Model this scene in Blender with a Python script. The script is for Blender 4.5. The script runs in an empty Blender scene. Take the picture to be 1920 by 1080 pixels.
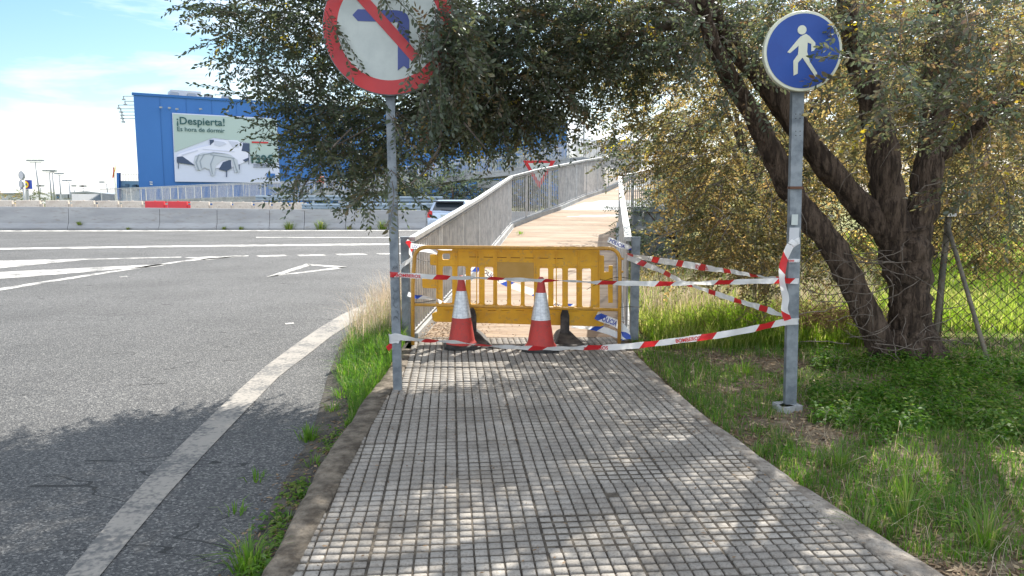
import bpy, bmesh, math, random
import numpy as np
from mathutils import Vector, Matrix, noise
R = math.radians
random.seed(7); rng = np.random.default_rng(11)
S = bpy.context.scene; C = S.collection
# ---------------------------------------------------------------- camera, sky, sun
F, CX, CY, H = 1400.0, 960.0, 540.0, 1.52
PITCH = math.atan(172/1400.0)
cam = bpy.data.cameras.new('camera'); cam.sensor_width = 36; cam.lens = 36*F/1920; cam.clip_start = .05; cam.clip_end = 3000
co = bpy.data.objects.new('camera', cam); C.objects.link(co); co.location = (0, 0, H); co.rotation_euler = (R(90)-PITCH, 0, 0); S.camera = co
SUN_AZ, SUN_EL = 24.0, 42.5      # azimuth to the right of +Y
W = bpy.data.worlds.new('World'); S.world = W; W.use_nodes = True
nt = W.node_tree; nt.nodes.clear()
wo = nt.nodes.new('ShaderNodeOutputWorld'); bg = nt.nodes.new('ShaderNodeBackground'); bg.inputs[1].default_value = .10
sky = nt.nodes.new('ShaderNodeTexSky'); sky.sky_type = 'NISHITA'; sky.sun_disc = False
sky.sun_elevation = R(SUN_EL); sky.sun_rotation = R(SUN_AZ); sky.air_density = 1.0; sky.dust_density = .8; sky.ozone_density = 1.2
tc = nt.nodes.new('ShaderNodeTexCoord'); mp = nt.nodes.new('ShaderNodeMapping'); mp.inputs['Scale'].default_value = (1.3, .9, 6.5); mp.inputs['Rotation'].default_value = (0, R(14), R(20))
n1 = nt.nodes.new('ShaderNodeTexNoise'); n1.inputs['Scale'].default_value = 1.9; n1.inputs['Detail'].default_value = 8; n1.inputs['Roughness'].default_value = .58; n1.inputs['Distortion'].default_value = .5
rp = nt.nodes.new('ShaderNodeValToRGB'); rp.color_ramp.elements[0].position = .46; rp.color_ramp.elements[1].position = .66
sep = nt.nodes.new('ShaderNodeSeparateXYZ'); hz_ = nt.nodes.new('ShaderNodeMapRange')
hz_.inputs[1].default_value = .11; hz_.inputs[2].default_value = -.02; hz_.inputs[3].default_value = 0; hz_.inputs[4].default_value = .75
mx = nt.nodes.new('ShaderNodeMath'); mx.operation = 'MAXIMUM'; mul = nt.nodes.new('ShaderNodeMath'); mul.operation = 'MULTIPLY'; mul.inputs[1].default_value = .85
mix = nt.nodes.new('ShaderNodeMixRGB'); mix.inputs[2].default_value = (7.6, 8.3, 9.2, 1)
L = nt.links.new
L(tc.outputs['Generated'], mp.inputs[0]); L(mp.outputs[0], n1.inputs[0]); L(n1.outputs['Fac'], rp.inputs[0]); L(rp.outputs[0], mul.inputs[0])
L(tc.outputs['Generated'], sep.inputs[0]); L(sep.outputs[2], hz_.inputs[0]); L(mul.outputs[0], mx.inputs[0]); L(hz_.outputs[0], mx.inputs[1])
hs = nt.nodes.new('ShaderNodeHueSaturation'); hs.inputs['Saturation'].default_value = 1.2; hs.inputs['Value'].default_value = .80; hs.inputs['Hue'].default_value = .485; L(sky.outputs[0], hs.inputs['Color'])
# extra sky brightness added out of view, overhead and behind, to fill the shade
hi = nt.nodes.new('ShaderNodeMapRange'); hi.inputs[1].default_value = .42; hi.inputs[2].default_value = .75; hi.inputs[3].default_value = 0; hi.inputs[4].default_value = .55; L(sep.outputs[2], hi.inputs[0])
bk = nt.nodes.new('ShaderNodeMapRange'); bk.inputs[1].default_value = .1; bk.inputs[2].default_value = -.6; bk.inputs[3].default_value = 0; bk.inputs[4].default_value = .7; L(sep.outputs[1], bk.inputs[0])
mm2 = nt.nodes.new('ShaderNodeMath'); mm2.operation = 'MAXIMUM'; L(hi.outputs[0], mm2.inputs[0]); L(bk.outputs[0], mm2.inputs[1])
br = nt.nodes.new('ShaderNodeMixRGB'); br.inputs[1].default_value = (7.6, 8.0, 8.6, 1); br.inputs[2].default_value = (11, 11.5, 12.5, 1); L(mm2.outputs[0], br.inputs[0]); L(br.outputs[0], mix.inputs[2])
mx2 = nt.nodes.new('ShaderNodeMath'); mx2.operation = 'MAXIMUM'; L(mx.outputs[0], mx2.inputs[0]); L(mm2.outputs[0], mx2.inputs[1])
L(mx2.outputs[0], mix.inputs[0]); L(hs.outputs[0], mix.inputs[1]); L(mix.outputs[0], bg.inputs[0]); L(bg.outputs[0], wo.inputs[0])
sl = bpy.data.lights.new('sun', 'SUN'); sl.energy = 4.6; sl.angle = R(.53); sl.color = (1, .95, .86)
so = bpy.data.objects.new('sun', sl); C.objects.link(so)
sd = Vector((math.sin(R(SUN_AZ))*math.cos(R(SUN_EL)), math.cos(R(SUN_AZ))*math.cos(R(SUN_EL)), math.sin(R(SUN_EL))))
so.rotation_euler = sd.to_track_quat('Z', 'Y').to_euler(); so.location = (5, 5, 20)
S.view_settings.view_transform = 'Standard'; S.view_settings.look = 'None'; S.view_settings.gamma = 1; S.view_settings.use_curve_mapping = False
S.view_settings.exposure = 1.18
S.cycles.max_bounces = 8; S.cycles.transparent_max_bounces = 6; S.cycles.use_denoising = True

# ---------------------------------------------------------------- helpers
cp_, sp_ = math.cos(PITCH), math.sin(PITCH)
def ray(px, py):
    a = (px-CX)/F; b = (CY-py)/F
    return Vector((a, cp_+b*sp_, -sp_+b*cp_))
def at(px, py, z=0.0):
    d = ray(px, py); t = (z-H)/d.z
    return Vector((d.x*t, d.y*t, z))
def aty(px, py, Y):
    d = ray(px, py); t = Y/d.y
    return Vector((d.x*t, Y, H+d.z*t))
def on_plane(px, py, o, n):
    d = ray(px, py); cpos = Vector((0, 0, H)); t = (o-cpos).dot(n)/d.dot(n)
    return cpos+d*t
def ts(o, label=None, cat=None, group=None, kind=None):
    if label: o['label'] = label
    if cat: o['category'] = cat
    if group: o['group'] = group
    if kind: o['kind'] = kind
    return o
def empty(name, loc, label=None, cat=None, group=None, rz=0):
    o = bpy.data.objects.new(name, None); C.objects.link(o); o.location = loc; o.rotation_euler = (0, 0, rz); o.empty_display_size = .2
    return ts(o, label, cat, group)
bpy.context.view_layer.update()
class MB:
    def __init__(s): s.v = []; s.f = []; s.m = []; s.sm = []
    def add(s, vs, fs, m=0, smooth=False):
        b = len(s.v); s.v += [tuple(v) for v in vs]
        for f in fs: s.f.append(tuple(b+i for i in f)); s.m.append(m); s.sm.append(smooth)
    def box(s, c, d, m=0, rz=0, M=None):
        x, y, z = d[0]/2, d[1]/2, d[2]/2; vs = []
        for k in ((-x,-y,-z),(x,-y,-z),(x,y,-z),(-x,y,-z),(-x,-y,z),(x,-y,z),(x,y,z),(-x,y,z)):
            v = Vector(k)
            if rz: v = Matrix.Rotation(rz, 3, 'Z') @ v
            if M: v = M @ v
            vs.append(v+Vector(c))
        s.add(vs, [(0,3,2,1),(4,5,6,7),(0,1,5,4),(1,2,6,5),(2,3,7,6),(3,0,4,7)], m)
    def bar(s, a, b, w, t, m=0, up=Vector((0,0,1))):
        a = Vector(a); b = Vector(b); d = (b-a).normalized(); x = d.cross(up)
        if x.length < 1e-4: x = Vector((1,0,0))
        x.normalize(); y = x.cross(d); vs = []
        for p in (a, b):
            for i, j in ((-1,-1),(1,-1),(1,1),(-1,1)): vs.append(p+x*i*w/2+y*j*t/2)
        s.add(vs, [(0,1,2,3),(7,6,5,4),(0,4,5,1),(1,5,6,2),(2,6,7,3),(3,7,4,0)], m)
    def tube(s, pts, rad, n=8, m=0, bump=0, seed=0, caps=True):
        pts = [Vector(p) for p in pts]; k = len(pts)
        if not hasattr(rad, '__len__'): rad = [rad]*k
        vs = []; x = None
        for i, p in enumerate(pts):
            d = (pts[min(i+1, k-1)]-pts[max(i-1, 0)]).normalized()
            if x is None: x = d.cross(Vector((0.31,.2,1)) if abs(d.z) < .9 else Vector((1,0,0)))
            else: x = x-d*x.dot(d)
            x.normalize(); y = d.cross(x)
            for j in range(n):
                a = 2*math.pi*j/n; r = rad[i]
                if bump: r *= 1+bump*(noise.noise(Vector((math.cos(a)*1.7+seed, math.sin(a)*1.7, i*.55+seed))) + .5*noise.noise(Vector((math.cos(a)*4, math.sin(a)*4+seed, i*1.1))))
                vs.append(p+x*math.cos(a)*r+y*math.sin(a)*r)
        fs = [(i*n+j, i*n+(j+1) % n, (i+1)*n+(j+1) % n, (i+1)*n+j) for i in range(k-1) for j in range(n)]
        if caps: fs += [tuple(range(n))[::-1], tuple(range((k-1)*n, k*n))]
        s.add(vs, fs, m, True)
    def lathe(s, c, prof, n=24, m=0, smooth=True):
        vs = [(c[0]+r*math.cos(2*math.pi*j/n), c[1]+r*math.sin(2*math.pi*j/n), c[2]+z) for r, z in prof for j in range(n)]
        fs = [(i*n+j, i*n+(j+1) % n, (i+1)*n+(j+1) % n, (i+1)*n+j) for i in range(len(prof)-1) for j in range(n)]
        s.add(vs, fs, m, smooth)
    def build(s, name, mats, parent=None, loc=None, smooth=None):
        me = bpy.data.meshes.new(name)
        me.from_pydata(s.v, [], s.f)
        mats = mats if isinstance(mats, (list, tuple)) else [mats]
        for mm in mats: me.materials.append(mm)
        me.polygons.foreach_set('material_index', s.m); me.polygons.foreach_set('use_smooth', s.sm if smooth is None else [smooth]*len(s.f))
        me.update()
        o = bpy.data.objects.new(name, me); C.objects.link(o)
        if parent is not None:
            o.parent = parent; o.matrix_parent_inverse = Matrix.Identity(4)
            M = parent.matrix_world if parent.parent is None and False else None
        return o
def wpar(o, p):
    """parent keeping world place: parts are written in world coordinates"""
    q = p; M = Matrix.Identity(4)
    chain = []
    while q is not None: chain.append(q); q = q.parent
    for q in reversed(chain): M = M @ Matrix.LocRotScale(q.location, q.rotation_euler, q.scale)
    o.data.transform(M.inverted()); o.parent = p
    return o
def part(mb, name, mats, p=None, smooth=None):
    o = mb.build(name, mats, None, smooth=smooth)
    if p is not None: wpar(o, p)
    return o
def big_mesh(name, V, Fq, mats, mi=None, tint=None, smooth=False, k=4):
    """numpy mesh: V (n,3), Fq (m,k)"""
    me = bpy.data.meshes.new(name); me.vertices.add(len(V)); me.vertices.foreach_set('co', V.astype('f').ravel())
    me.loops.add(Fq.size); me.loops.foreach_set('vertex_index', Fq.astype('i').ravel())
    me.polygons.add(len(Fq)); me.polygons.foreach_set('loop_start', np.arange(0, Fq.size, k, dtype='i')); me.polygons.foreach_set('loop_total', np.full(len(Fq), k, dtype='i'))
    for mm in (mats if isinstance(mats, (list, tuple)) else [mats]): me.materials.append(mm)
    if mi is not None: me.polygons.foreach_set('material_index', mi.astype('i'))
    if smooth: me.polygons.foreach_set('use_smooth', np.ones(len(Fq), dtype='?'))
    if tint is not None:
        a = me.attributes.new('tint', 'FLOAT', 'FACE'); a.data.foreach_set('value', tint.astype('f'))
    me.update(calc_edges=True)
    o = bpy.data.objects.new(name, me); C.objects.link(o); return o

# ---- materials
def mat(name, base=(.5,.5,.5), rough=.8, metal=0, c2=None, scale=8, detail=5, c3=None, bump=0, bscale=60, spec=.3, pos=(.4,.6), stretch=None, island=0):
    m = bpy.data.materials.new(name); m.use_nodes = True; t = m.node_tree; b = t.nodes['Principled BSDF']; l = t.links.new
    b.inputs['Roughness'].default_value = rough; b.inputs['Metallic'].default_value = metal; b.inputs['Specular IOR Level'].default_value = spec
    b.inputs['Base Color'].default_value = (*base, 1)
    tc = t.nodes.new('ShaderNodeTexCoord'); vec = tc.outputs['Object']
    if stretch:
        mp = t.nodes.new('ShaderNodeMapping'); mp.inputs['Scale'].default_value = stretch; l(vec, mp.inputs[0]); vec = mp.outputs[0]
    col = None
    if c2:
        n = t.nodes.new('ShaderNodeTexNoise'); n.inputs['Scale'].default_value = scale; n.inputs['Detail'].default_value = detail; n.inputs['Roughness'].default_value = .62; l(vec, n.inputs[0])
        r = t.nodes.new('ShaderNodeValToRGB'); e = r.color_ramp.elements; e[0].position, e[1].position = pos; e[0].color = (*base, 1); e[1].color = (*c2, 1); l(n.outputs[0], r.inputs[0]); col = r.outputs[0]
        if c3:
            n2 = t.nodes.new('ShaderNodeTexNoise'); n2.inputs['Scale'].default_value = scale*6.3; n2.inputs['Detail'].default_value = 4; l(vec, n2.inputs[0])
            r2 = t.nodes.new('ShaderNodeValToRGB'); r2.color_ramp.elements[0].position = .56; r2.color_ramp.elements[1].position = .7; l(n2.outputs[0], r2.inputs[0])
            mxx = t.nodes.new('ShaderNodeMixRGB'); mxx.inputs[2].default_value = (*c3, 1); l(r2.outputs[0], mxx.inputs[0]); l(col, mxx.inputs[1]); col = mxx.outputs[0]
        l(col, b.inputs['Base Color'])
    if bump:
        n3 = t.nodes.new('ShaderNodeTexNoise'); n3.inputs['Scale'].default_value = bscale; n3.inputs['Detail'].default_value = 4; l(vec, n3.inputs[0])
        bp = t.nodes.new('ShaderNodeBump'); bp.inputs['Strength'].default_value = bump; bp.inputs['Distance'].default_value = .02; l(n3.outputs[0], bp.inputs['Height']); l(bp.outputs[0], b.inputs['Normal'])
    m['col'] = 1
    return m
def leafmat(name, stops, trans=.5, rough=.45, gl=.07):
    """stops: list of (pos, colour) along the per-leaf tint; diffuse + translucent + a little gloss"""
    m = bpy.data.materials.new(name); m.use_nodes = True; t = m.node_tree; t.nodes.clear(); l = t.links.new
    o = t.nodes.new('ShaderNodeOutputMaterial'); a = t.nodes.new('ShaderNodeAttribute'); a.attribute_name = 'tint'
    r = t.nodes.new('ShaderNodeValToRGB'); e = r.color_ramp.elements
    e[0].position = stops[0][0]; e[0].color = (*stops[0][1], 1); e[1].position = stops[-1][0]; e[1].color = (*stops[-1][1], 1)
    for p, c in stops[1:-1]: q = e.new(p); q.color = (*c, 1)
    l(a.outputs['Fac'], r.inputs[0])
    d = t.nodes.new('ShaderNodeBsdfDiffuse'); tr = t.nodes.new('ShaderNodeBsdfTranslucent'); g = t.nodes.new('ShaderNodeBsdfGlossy'); g.inputs['Roughness'].default_value = rough
    g.inputs['Color'].default_value = (.8,.85,.9,1)
    hs = t.nodes.new('ShaderNodeHueSaturation'); hs.inputs['Saturation'].default_value = 1.12; hs.inputs['Value'].default_value = 1.9; l(r.outputs[0], hs.inputs['Color'])
    l(r.outputs[0], d.inputs[0]); l(hs.outputs[0], tr.inputs[0])
    m1 = t.nodes.new('ShaderNodeMixShader'); m1.inputs[0].default_value = trans; l(d.outputs[0], m1.inputs[1]); l(tr.outputs[0], m1.inputs[2])
    m2 = t.nodes.new('ShaderNodeMixShader'); m2.inputs[0].default_value = gl; l(m1.outputs[0], m2.inputs[1]); l(g.outputs[0], m2.inputs[2]); l(m2.outputs[0], o.inputs[0])
    return m
M = {}
M['galv'] = mat('galvanised_steel', (.14,.165,.19), .55, .5, c2=(.24,.27,.295), scale=9, bump=.08, bscale=30, spec=.5)
M['galv_light'] = mat('galvanised_rail', (.40,.41,.42), .5, .4, c2=(.52,.53,.53), scale=12, spec=.5)
M['baluster'] = mat('galvanised_bars', (.33,.33,.33), .6, .15, c2=(.46,.45,.44), scale=6)
M['rust'] = mat('rusty_strap', (.12,.06,.04), .8)
M['black'] = mat('black_rubber', (.02,.02,.022), .6, c2=(.045,.042,.04), scale=20)
M['dusty'] = mat('dusty_rubber', (.035,.033,.032), .8, c2=(.10,.09,.08), scale=9)
M['blackwire'] = mat('black_wire', (.012,.012,.014), .5)
M['red'] = mat('sign_red', (.50,.018,.022), .4, c2=(.42,.016,.025), scale=3, spec=.5)
M['white'] = mat('sign_white', (.50,.55,.53), .45, c2=(.42,.47,.46), scale=4, spec=.5)
M['navy'] = mat('sign_navy', (.03,.055,.24), .4, spec=.5)
M['signblue'] = mat('sign_blue', (.001,.045,.27), .45, c2=(.003,.055,.30), scale=8, spec=.5)
M['cream'] = mat('sign_cream', (.60,.62,.50), .4, spec=.5)
M['conc'] = mat('concrete', (.30,.31,.32), .9, c2=(.40,.41,.41), scale=1.6, c3=(.22,.22,.22), bump=.25, bscale=30)
M['wallconc'] = mat('barrier_concrete', (.31,.315,.325), .9, c2=(.38,.385,.39), scale=.8, c3=(.30,.29,.28), bump=.2, bscale=20, stretch=(.5,1,2.2))
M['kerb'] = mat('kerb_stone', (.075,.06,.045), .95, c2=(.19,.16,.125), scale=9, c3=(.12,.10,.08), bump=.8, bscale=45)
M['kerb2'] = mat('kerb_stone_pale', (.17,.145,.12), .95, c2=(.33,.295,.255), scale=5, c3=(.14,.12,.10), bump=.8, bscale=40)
M['joint'] = mat('joint_dirt', (.05,.042,.034), 1, c2=(.115,.098,.078), scale=20, bump=.5, bscale=120)
M['yellow'] = mat('yellow_plastic', (.74,.40,.02), .5, c2=(.64,.33,.02), scale=4, c3=(.50,.29,.06), spec=.4)
M['yellowtube'] = mat('yellow_paint_tube', (.60,.31,.04), .45, c2=(.50,.26,.05), scale=12, c3=(.32,.17,.05), spec=.5)
M['yellowdark'] = mat('yellow_groove', (.25,.11,.01), .6)
M['plate'] = mat('plate_tan', (.42,.25,.06), .6, c2=(.46,.28,.08), scale=6)
M['conered'] = mat('cone_red', (.48,.045,.035), .55, c2=(.38,.04,.035), scale=7, spec=.4, c3=(.26,.055,.045))
M['conerefl'] = mat('cone_reflective', (.62,.64,.66), .35, .3, c2=(.45,.47,.50), scale=30, spec=.6, pos=(.45,.62))
M['bark'] = mat('bark', (.038,.026,.019), .95, c2=(.12,.086,.064), scale=20, c3=(.025,.018,.014), bump=1.0, bscale=26, stretch=(1,1,.16), pos=(.42,.58))
M['bark'].node_tree.nodes['Bump'].inputs['Distance'].default_value = .09
M['twig'] = mat('twig', (.10,.08,.065), .9, c2=(.19,.16,.135), scale=9)
# ---------------------------------------------------------------- road, ground
ZR = -.12
def asphalt():
    m = bpy.data.materials.new('asphalt'); m.use_nodes = True; t = m.node_tree; b = t.nodes['Principled BSDF']; l = t.links.new
    b.inputs['Roughness'].default_value = .82; b.inputs['Specular IOR Level'].default_value = .35
    tc = t.nodes.new('ShaderNodeTexCoord')
    v = t.nodes.new('ShaderNodeTexVoronoi'); v.inputs['Scale'].default_value = 95; l(tc.outputs['Object'], v.inputs['Vector'])
    sc = t.nodes.new('ShaderNodeSeparateColor'); l(v.outputs['Color'], sc.inputs[0])
    r = t.nodes.new('ShaderNodeValToRGB'); e = r.color_ramp.elements; e[0].position = 0; e[0].color = (.042,.042,.044,1); e[1].position = 1; e[1].color = (.225,.22,.21,1)
    q = e.new(.45); q.color = (.075,.075,.076,1); q = e.new(.8); q.color = (.115,.113,.11,1); l(sc.outputs[0], r.inputs[0])
    n = t.nodes.new('ShaderNodeTexNoise'); n.inputs['Scale'].default_value = .55; n.inputs['Detail'].default_value = 6; l(tc.outputs['Object'], n.inputs[0])
    r2 = t.nodes.new('ShaderNodeMapRange'); r2.inputs[1].default_value = .3; r2.inputs[2].default_value = .7; r2.inputs[3].default_value = .82; r2.inputs[4].default_value = 1.15; l(n.outputs[0], r2.inputs[0])
    mu = t.nodes.new('ShaderNodeMixRGB'); mu.blend_type = 'MULTIPLY'; mu.inputs[0].default_value = 1; l(r.outputs[0], mu.inputs[1]); l(r2.outputs[0], mu.inputs[2])
    # tar cracks along the lane
    mpp = t.nodes.new('ShaderNodeMapping'); mpp.inputs['Scale'].default_value = (.35,1.3,1); l(tc.outputs['Object'], mpp.inputs[0])
    n4 = t.nodes.new('ShaderNodeTexNoise'); n4.inputs['Scale'].default_value = 1.1; n4.inputs['Detail'].default_value = 3; l(mpp.outputs[0], n4.inputs[0])
    s = t.nodes.new('ShaderNodeMath'); s.operation = 'SUBTRACT'; s.inputs[1].default_value = .5; l(n4.outputs[0], s.inputs[0]); ab = t.nodes.new('ShaderNodeMath'); ab.operation = 'ABSOLUTE'; l(s.outputs[0], ab.inputs[0])
    lt = t.nodes.new('ShaderNodeMath'); lt.operation = 'LESS_THAN'; lt.inputs[1].default_value = .0022; l(ab.outputs[0], lt.inputs[0])
    n5 = t.nodes.new('ShaderNodeTexNoise'); n5.inputs['Scale'].default_value = .8; l(tc.outputs['Object'], n5.inputs[0]); gt = t.nodes.new('ShaderNodeMath'); gt.operation = 'GREATER_THAN'; gt.inputs[1].default_value = .52; l(n5.outputs[0], gt.inputs[0])
    mm = t.nodes.new('ShaderNodeMath'); mm.operation = 'MULTIPLY'; l(lt.outputs[0], mm.inputs[0]); l(gt.outputs[0], mm.inputs[1])
    m3 = t.nodes.new('ShaderNodeMixRGB'); m3.inputs[2].default_value = (.03,.03,.03,1); l(mm.outputs[0], m3.inputs[0]); l(mu.outputs[0], m3.inputs[1]); l(m3.outputs[0], b.inputs['Base Color'])
    bp = t.nodes.new('ShaderNodeBump'); bp.inputs['Strength'].default_value = .9; bp.inputs['Distance'].default_value = .006; l(v.outputs['Distance'], bp.inputs['Height']); l(bp.outputs[0], b.inputs['Normal'])
    return m
def paint(name, worn=.45, col=(.70,.68,.62)):
    m = bpy.data.materials.new(name); m.use_nodes = True; t = m.node_tree; b = t.nodes['Principled BSDF']; l = t.links.new; b.inputs['Roughness'].default_value = .8
    tc = t.nodes.new('ShaderNodeTexCoord')
    n = t.nodes.new('ShaderNodeTexNoise'); n.inputs['Scale'].default_value = 38; n.inputs['Detail'].default_value = 5; l(tc.outputs['Object'], n.inputs[0])
    n2 = t.nodes.new('ShaderNodeTexNoise'); n2.inputs['Scale'].default_value = 3; n2.inputs['Detail'].default_value = 5; l(tc.outputs['Object'], n2.inputs[0])
    ad = t.nodes.new('ShaderNodeMath'); ad.operation = 'ADD'; l(n.outputs[0], ad.inputs[0]); l(n2.outputs[0], ad.inputs[1])
    r = t.nodes.new('ShaderNodeValToRGB'); e = r.color_ramp.elements; e[0].position = worn; e[0].color = (.11,.108,.105,1); e[1].position = worn+.12; e[1].color = (*col, 1)
    q = e.new(min(.99, worn+.3)); q.color = (col[0]*1.08, col[1]*1.08, col[2]*1.08, 1)
    hf = t.nodes.new('ShaderNodeMath'); hf.operation = 'MULTIPLY'; hf.inputs[1].default_value = .5; l(ad.outputs[0], hf.inputs[0]); l(hf.outputs[0], r.inputs[0]); l(r.outputs[0], b.inputs['Base Color'])
    return m
mA = asphalt(); mP = paint('road_paint', .42, (.50,.485,.455)); mP2 = paint('road_paint_dusty', .405, (.27,.248,.22))
mG = mat('dry_earth', (.13,.10,.07), 1, c2=(.22,.175,.12), scale=4, c3=(.07,.05,.035), bump=.6, bscale=60)
mG2 = mat('gritty_edge', (.05,.046,.042), 1, c2=(.105,.092,.075), scale=7, c3=(.03,.028,.024), bump=.6, bscale=70)
mB = mat('meadow_floor', (.13,.15,.035), 1, c2=(.24,.22,.08), scale=.6, c3=(.10,.12,.03), bump=.5, bscale=20)
g = MB(); g.add([(-900,-60,-.25),(900,-60,-.25),(900,1400,-.25),(-900,1400,-.25)], [(0,1,2,3)]); ts(part(g, 'ground', mB), kind='structure')
g = MB(); g.add([(-220,-40,ZR),(14,-40,ZR),(14,37.2,ZR),(-220,37.2,ZR)], [(0,1,2,3)]); ts(part(g, 'road', mA), kind='structure')
g = MB(); g.add([(-220,37.8,ZR),(60,37.8,ZR),(60,53,ZR),(-220,53,ZR)], [(0,1,2,3)]); ts(part(g, 'far_road', mA), kind='structure')
def marking(polys, m, name='road_marking', z=ZR+.005):
    g = MB()
    for pl in polys:
        g.add([at(x, y, z) for x, y in pl], [tuple(range(len(pl)))])
    return ts(part(g, name, m), kind='structure')
def strip(pts, w0, w1=None):   # screen strip, half-thickness in px
    w1 = w1 or w0; n = len(pts); top = []; bot = []
    for i, (x, y) in enumerate(pts):
        w = w0+(w1-w0)*i/(n-1); top.append((x, y-w)); bot.append((x, y+w))
    return [[top[i], top[i+1], bot[i+1], bot[i]] for i in range(n-1)]
PL = []
PL += strip([(-200,433.2),(300,432.6),(765,431.6),(1000,431)], 1.0)
PL += strip([(480,445),(765,445.3),(1000,445.6)], .7)
PL += strip([(-200,468.5),(0,466.5),(350,461.5),(765,457.3),(960,455.5)], 1.6)
PL += strip([(-200,493),(0,489.5),(340,482)], .9)
PL += [[(-100,492),(0,490),(155,487.6),(0,503),(-100,513)], [(-150,514),(0,510),(315,494.5),(300,499),(0,523),(-150,535)],
       [(345,482.5),(466,478.6),(388,487.5),(372,485.5)]]
PL += strip([(-150,563),(0,542.5),(105,525.5),(215,508.5),(350,488.5),(466,479.3)], 2.6, .7)
PL += [[(480,479.3),(533,477.6),(540,480),(490,482)], [(555,477.6),(606,476.8),(612,479),(563,480.2)], [(628,476),(680,475),(690,477.5),(637,478.5)], [(705,475),(760,474),(765,476),(712,477.5)]]
PL += [[(498,519.5),(574,494.5),(584,497),(520,517)], [(574,494.5),(652,500),(640,502.5),(580,497.6)], [(498,519.5),(520,515.5),(640,500.5),(652,500.2),(636,503.8)]]
PL += [[(223,518.5),(238,517),(240,519),(226,520)], [(534,606),(550,604.5),(552,606.5),(536,608)]]
marking(PL, mP)
SL = [(122,1080),(213,968),(290,882),(362,812),(430,747),(497,687),(560,641),(600,614),(640,590),(720,553)]
SR = [(196,1080),(262,1000),(325,925),(400,842),(468,770),(525,710),(590,660),(622,634),(662,608),(736,567)]
SR = [(b_[0]+(a_[0]-b_[0])*.13, b_[1]+(a_[1]-b_[1])*.13) for a_, b_ in zip(SL, SR)]
marking([[SL[i], SL[i+1], SR[i+1], SR[i]] for i in range(len(SL)-1)], mP2)

# ---------------------------------------------------------------- pavement
def edge(pts, z=0.0):
    P = [at(x, y, z) for x, y in pts]
    d = (P[0]-P[1]); d.normalize(); P.insert(0, P[0]+d*((P[0].y+1.5)/abs(d.y)))   # carry on behind the camera
    return P
KLO = edge([(490,1080),(600,868),(690,738),(733,684),(748,655)]); KLI = edge([(548,1080),(650,880),(722,750),(762,684),(772,655)])
KRO = edge([(1785,1080),(1480,888),(1340,792),(1258,724),(1190,658)]); KRI = edge([(1700,1080),(1422,876),(1300,780),(1220,712),(1165,658)])
def xin(P, y):
    for a, b in zip(P, P[1:]):
        if (a.y-y)*(b.y-y) <= 0: return a.x+(b.x-a.x)*(y-a.y)/(b.y-a.y+1e-9)
    return P[-1].x if y > P[-1].y else P[0].x
def kerb(outer, inner, name, m, z, seed):
    g = MB(); n = 90; y0, y1 = -1.5, outer[-1].y; rows = []
    for i in range(n+1):
        y = y0+(y1-y0)*i/n; a = xin(outer, y); b = xin(inner, y); s = 1 if b > a else -1
        w = .016*noise.noise(Vector((seed, y*2.3, 0)))+.008*noise.noise(Vector((seed, y*9, 1)))
        gp = -.012 if (i % 11 == 0) else 0
        rows.append([(a+w*s, y, -.24), (a+w*s, y, z-.018+gp), (a+w*s+.02*s, y, z+gp+.004*noise.noise(Vector((y*5,0,seed)))), ((a+b)/2, y, z+.003+gp+.006*noise.noise(Vector((y*3,2,seed)))), (b, y, z+gp), (b, y, -.05)])
    vs = [v for r in rows for v in r]; k = 6
    g.add(vs, [(i*k+j, i*k+j+1, (i+1)*k+j+1, (i+1)*k+j) for i in range(n) for j in range(k-1)], smooth=True)
    return ts(part(g, name, m), kind='structure')
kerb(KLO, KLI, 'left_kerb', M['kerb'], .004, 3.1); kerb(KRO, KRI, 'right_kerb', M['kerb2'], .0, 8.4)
g = MB(); ys = np.linspace(-1.5, 8.05, 40); vs = []
for y in ys: vs += [(xin(KLI, y)-.01, y, -.011), (xin(KRI, y)+.01, y, -.011)]
g.add(vs, [(2*i, 2*i+1, 2*i+3, 2*i+2) for i in range(39)]); ts(part(g, 'pavement_bed', M['joint']), kind='structure')
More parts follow.
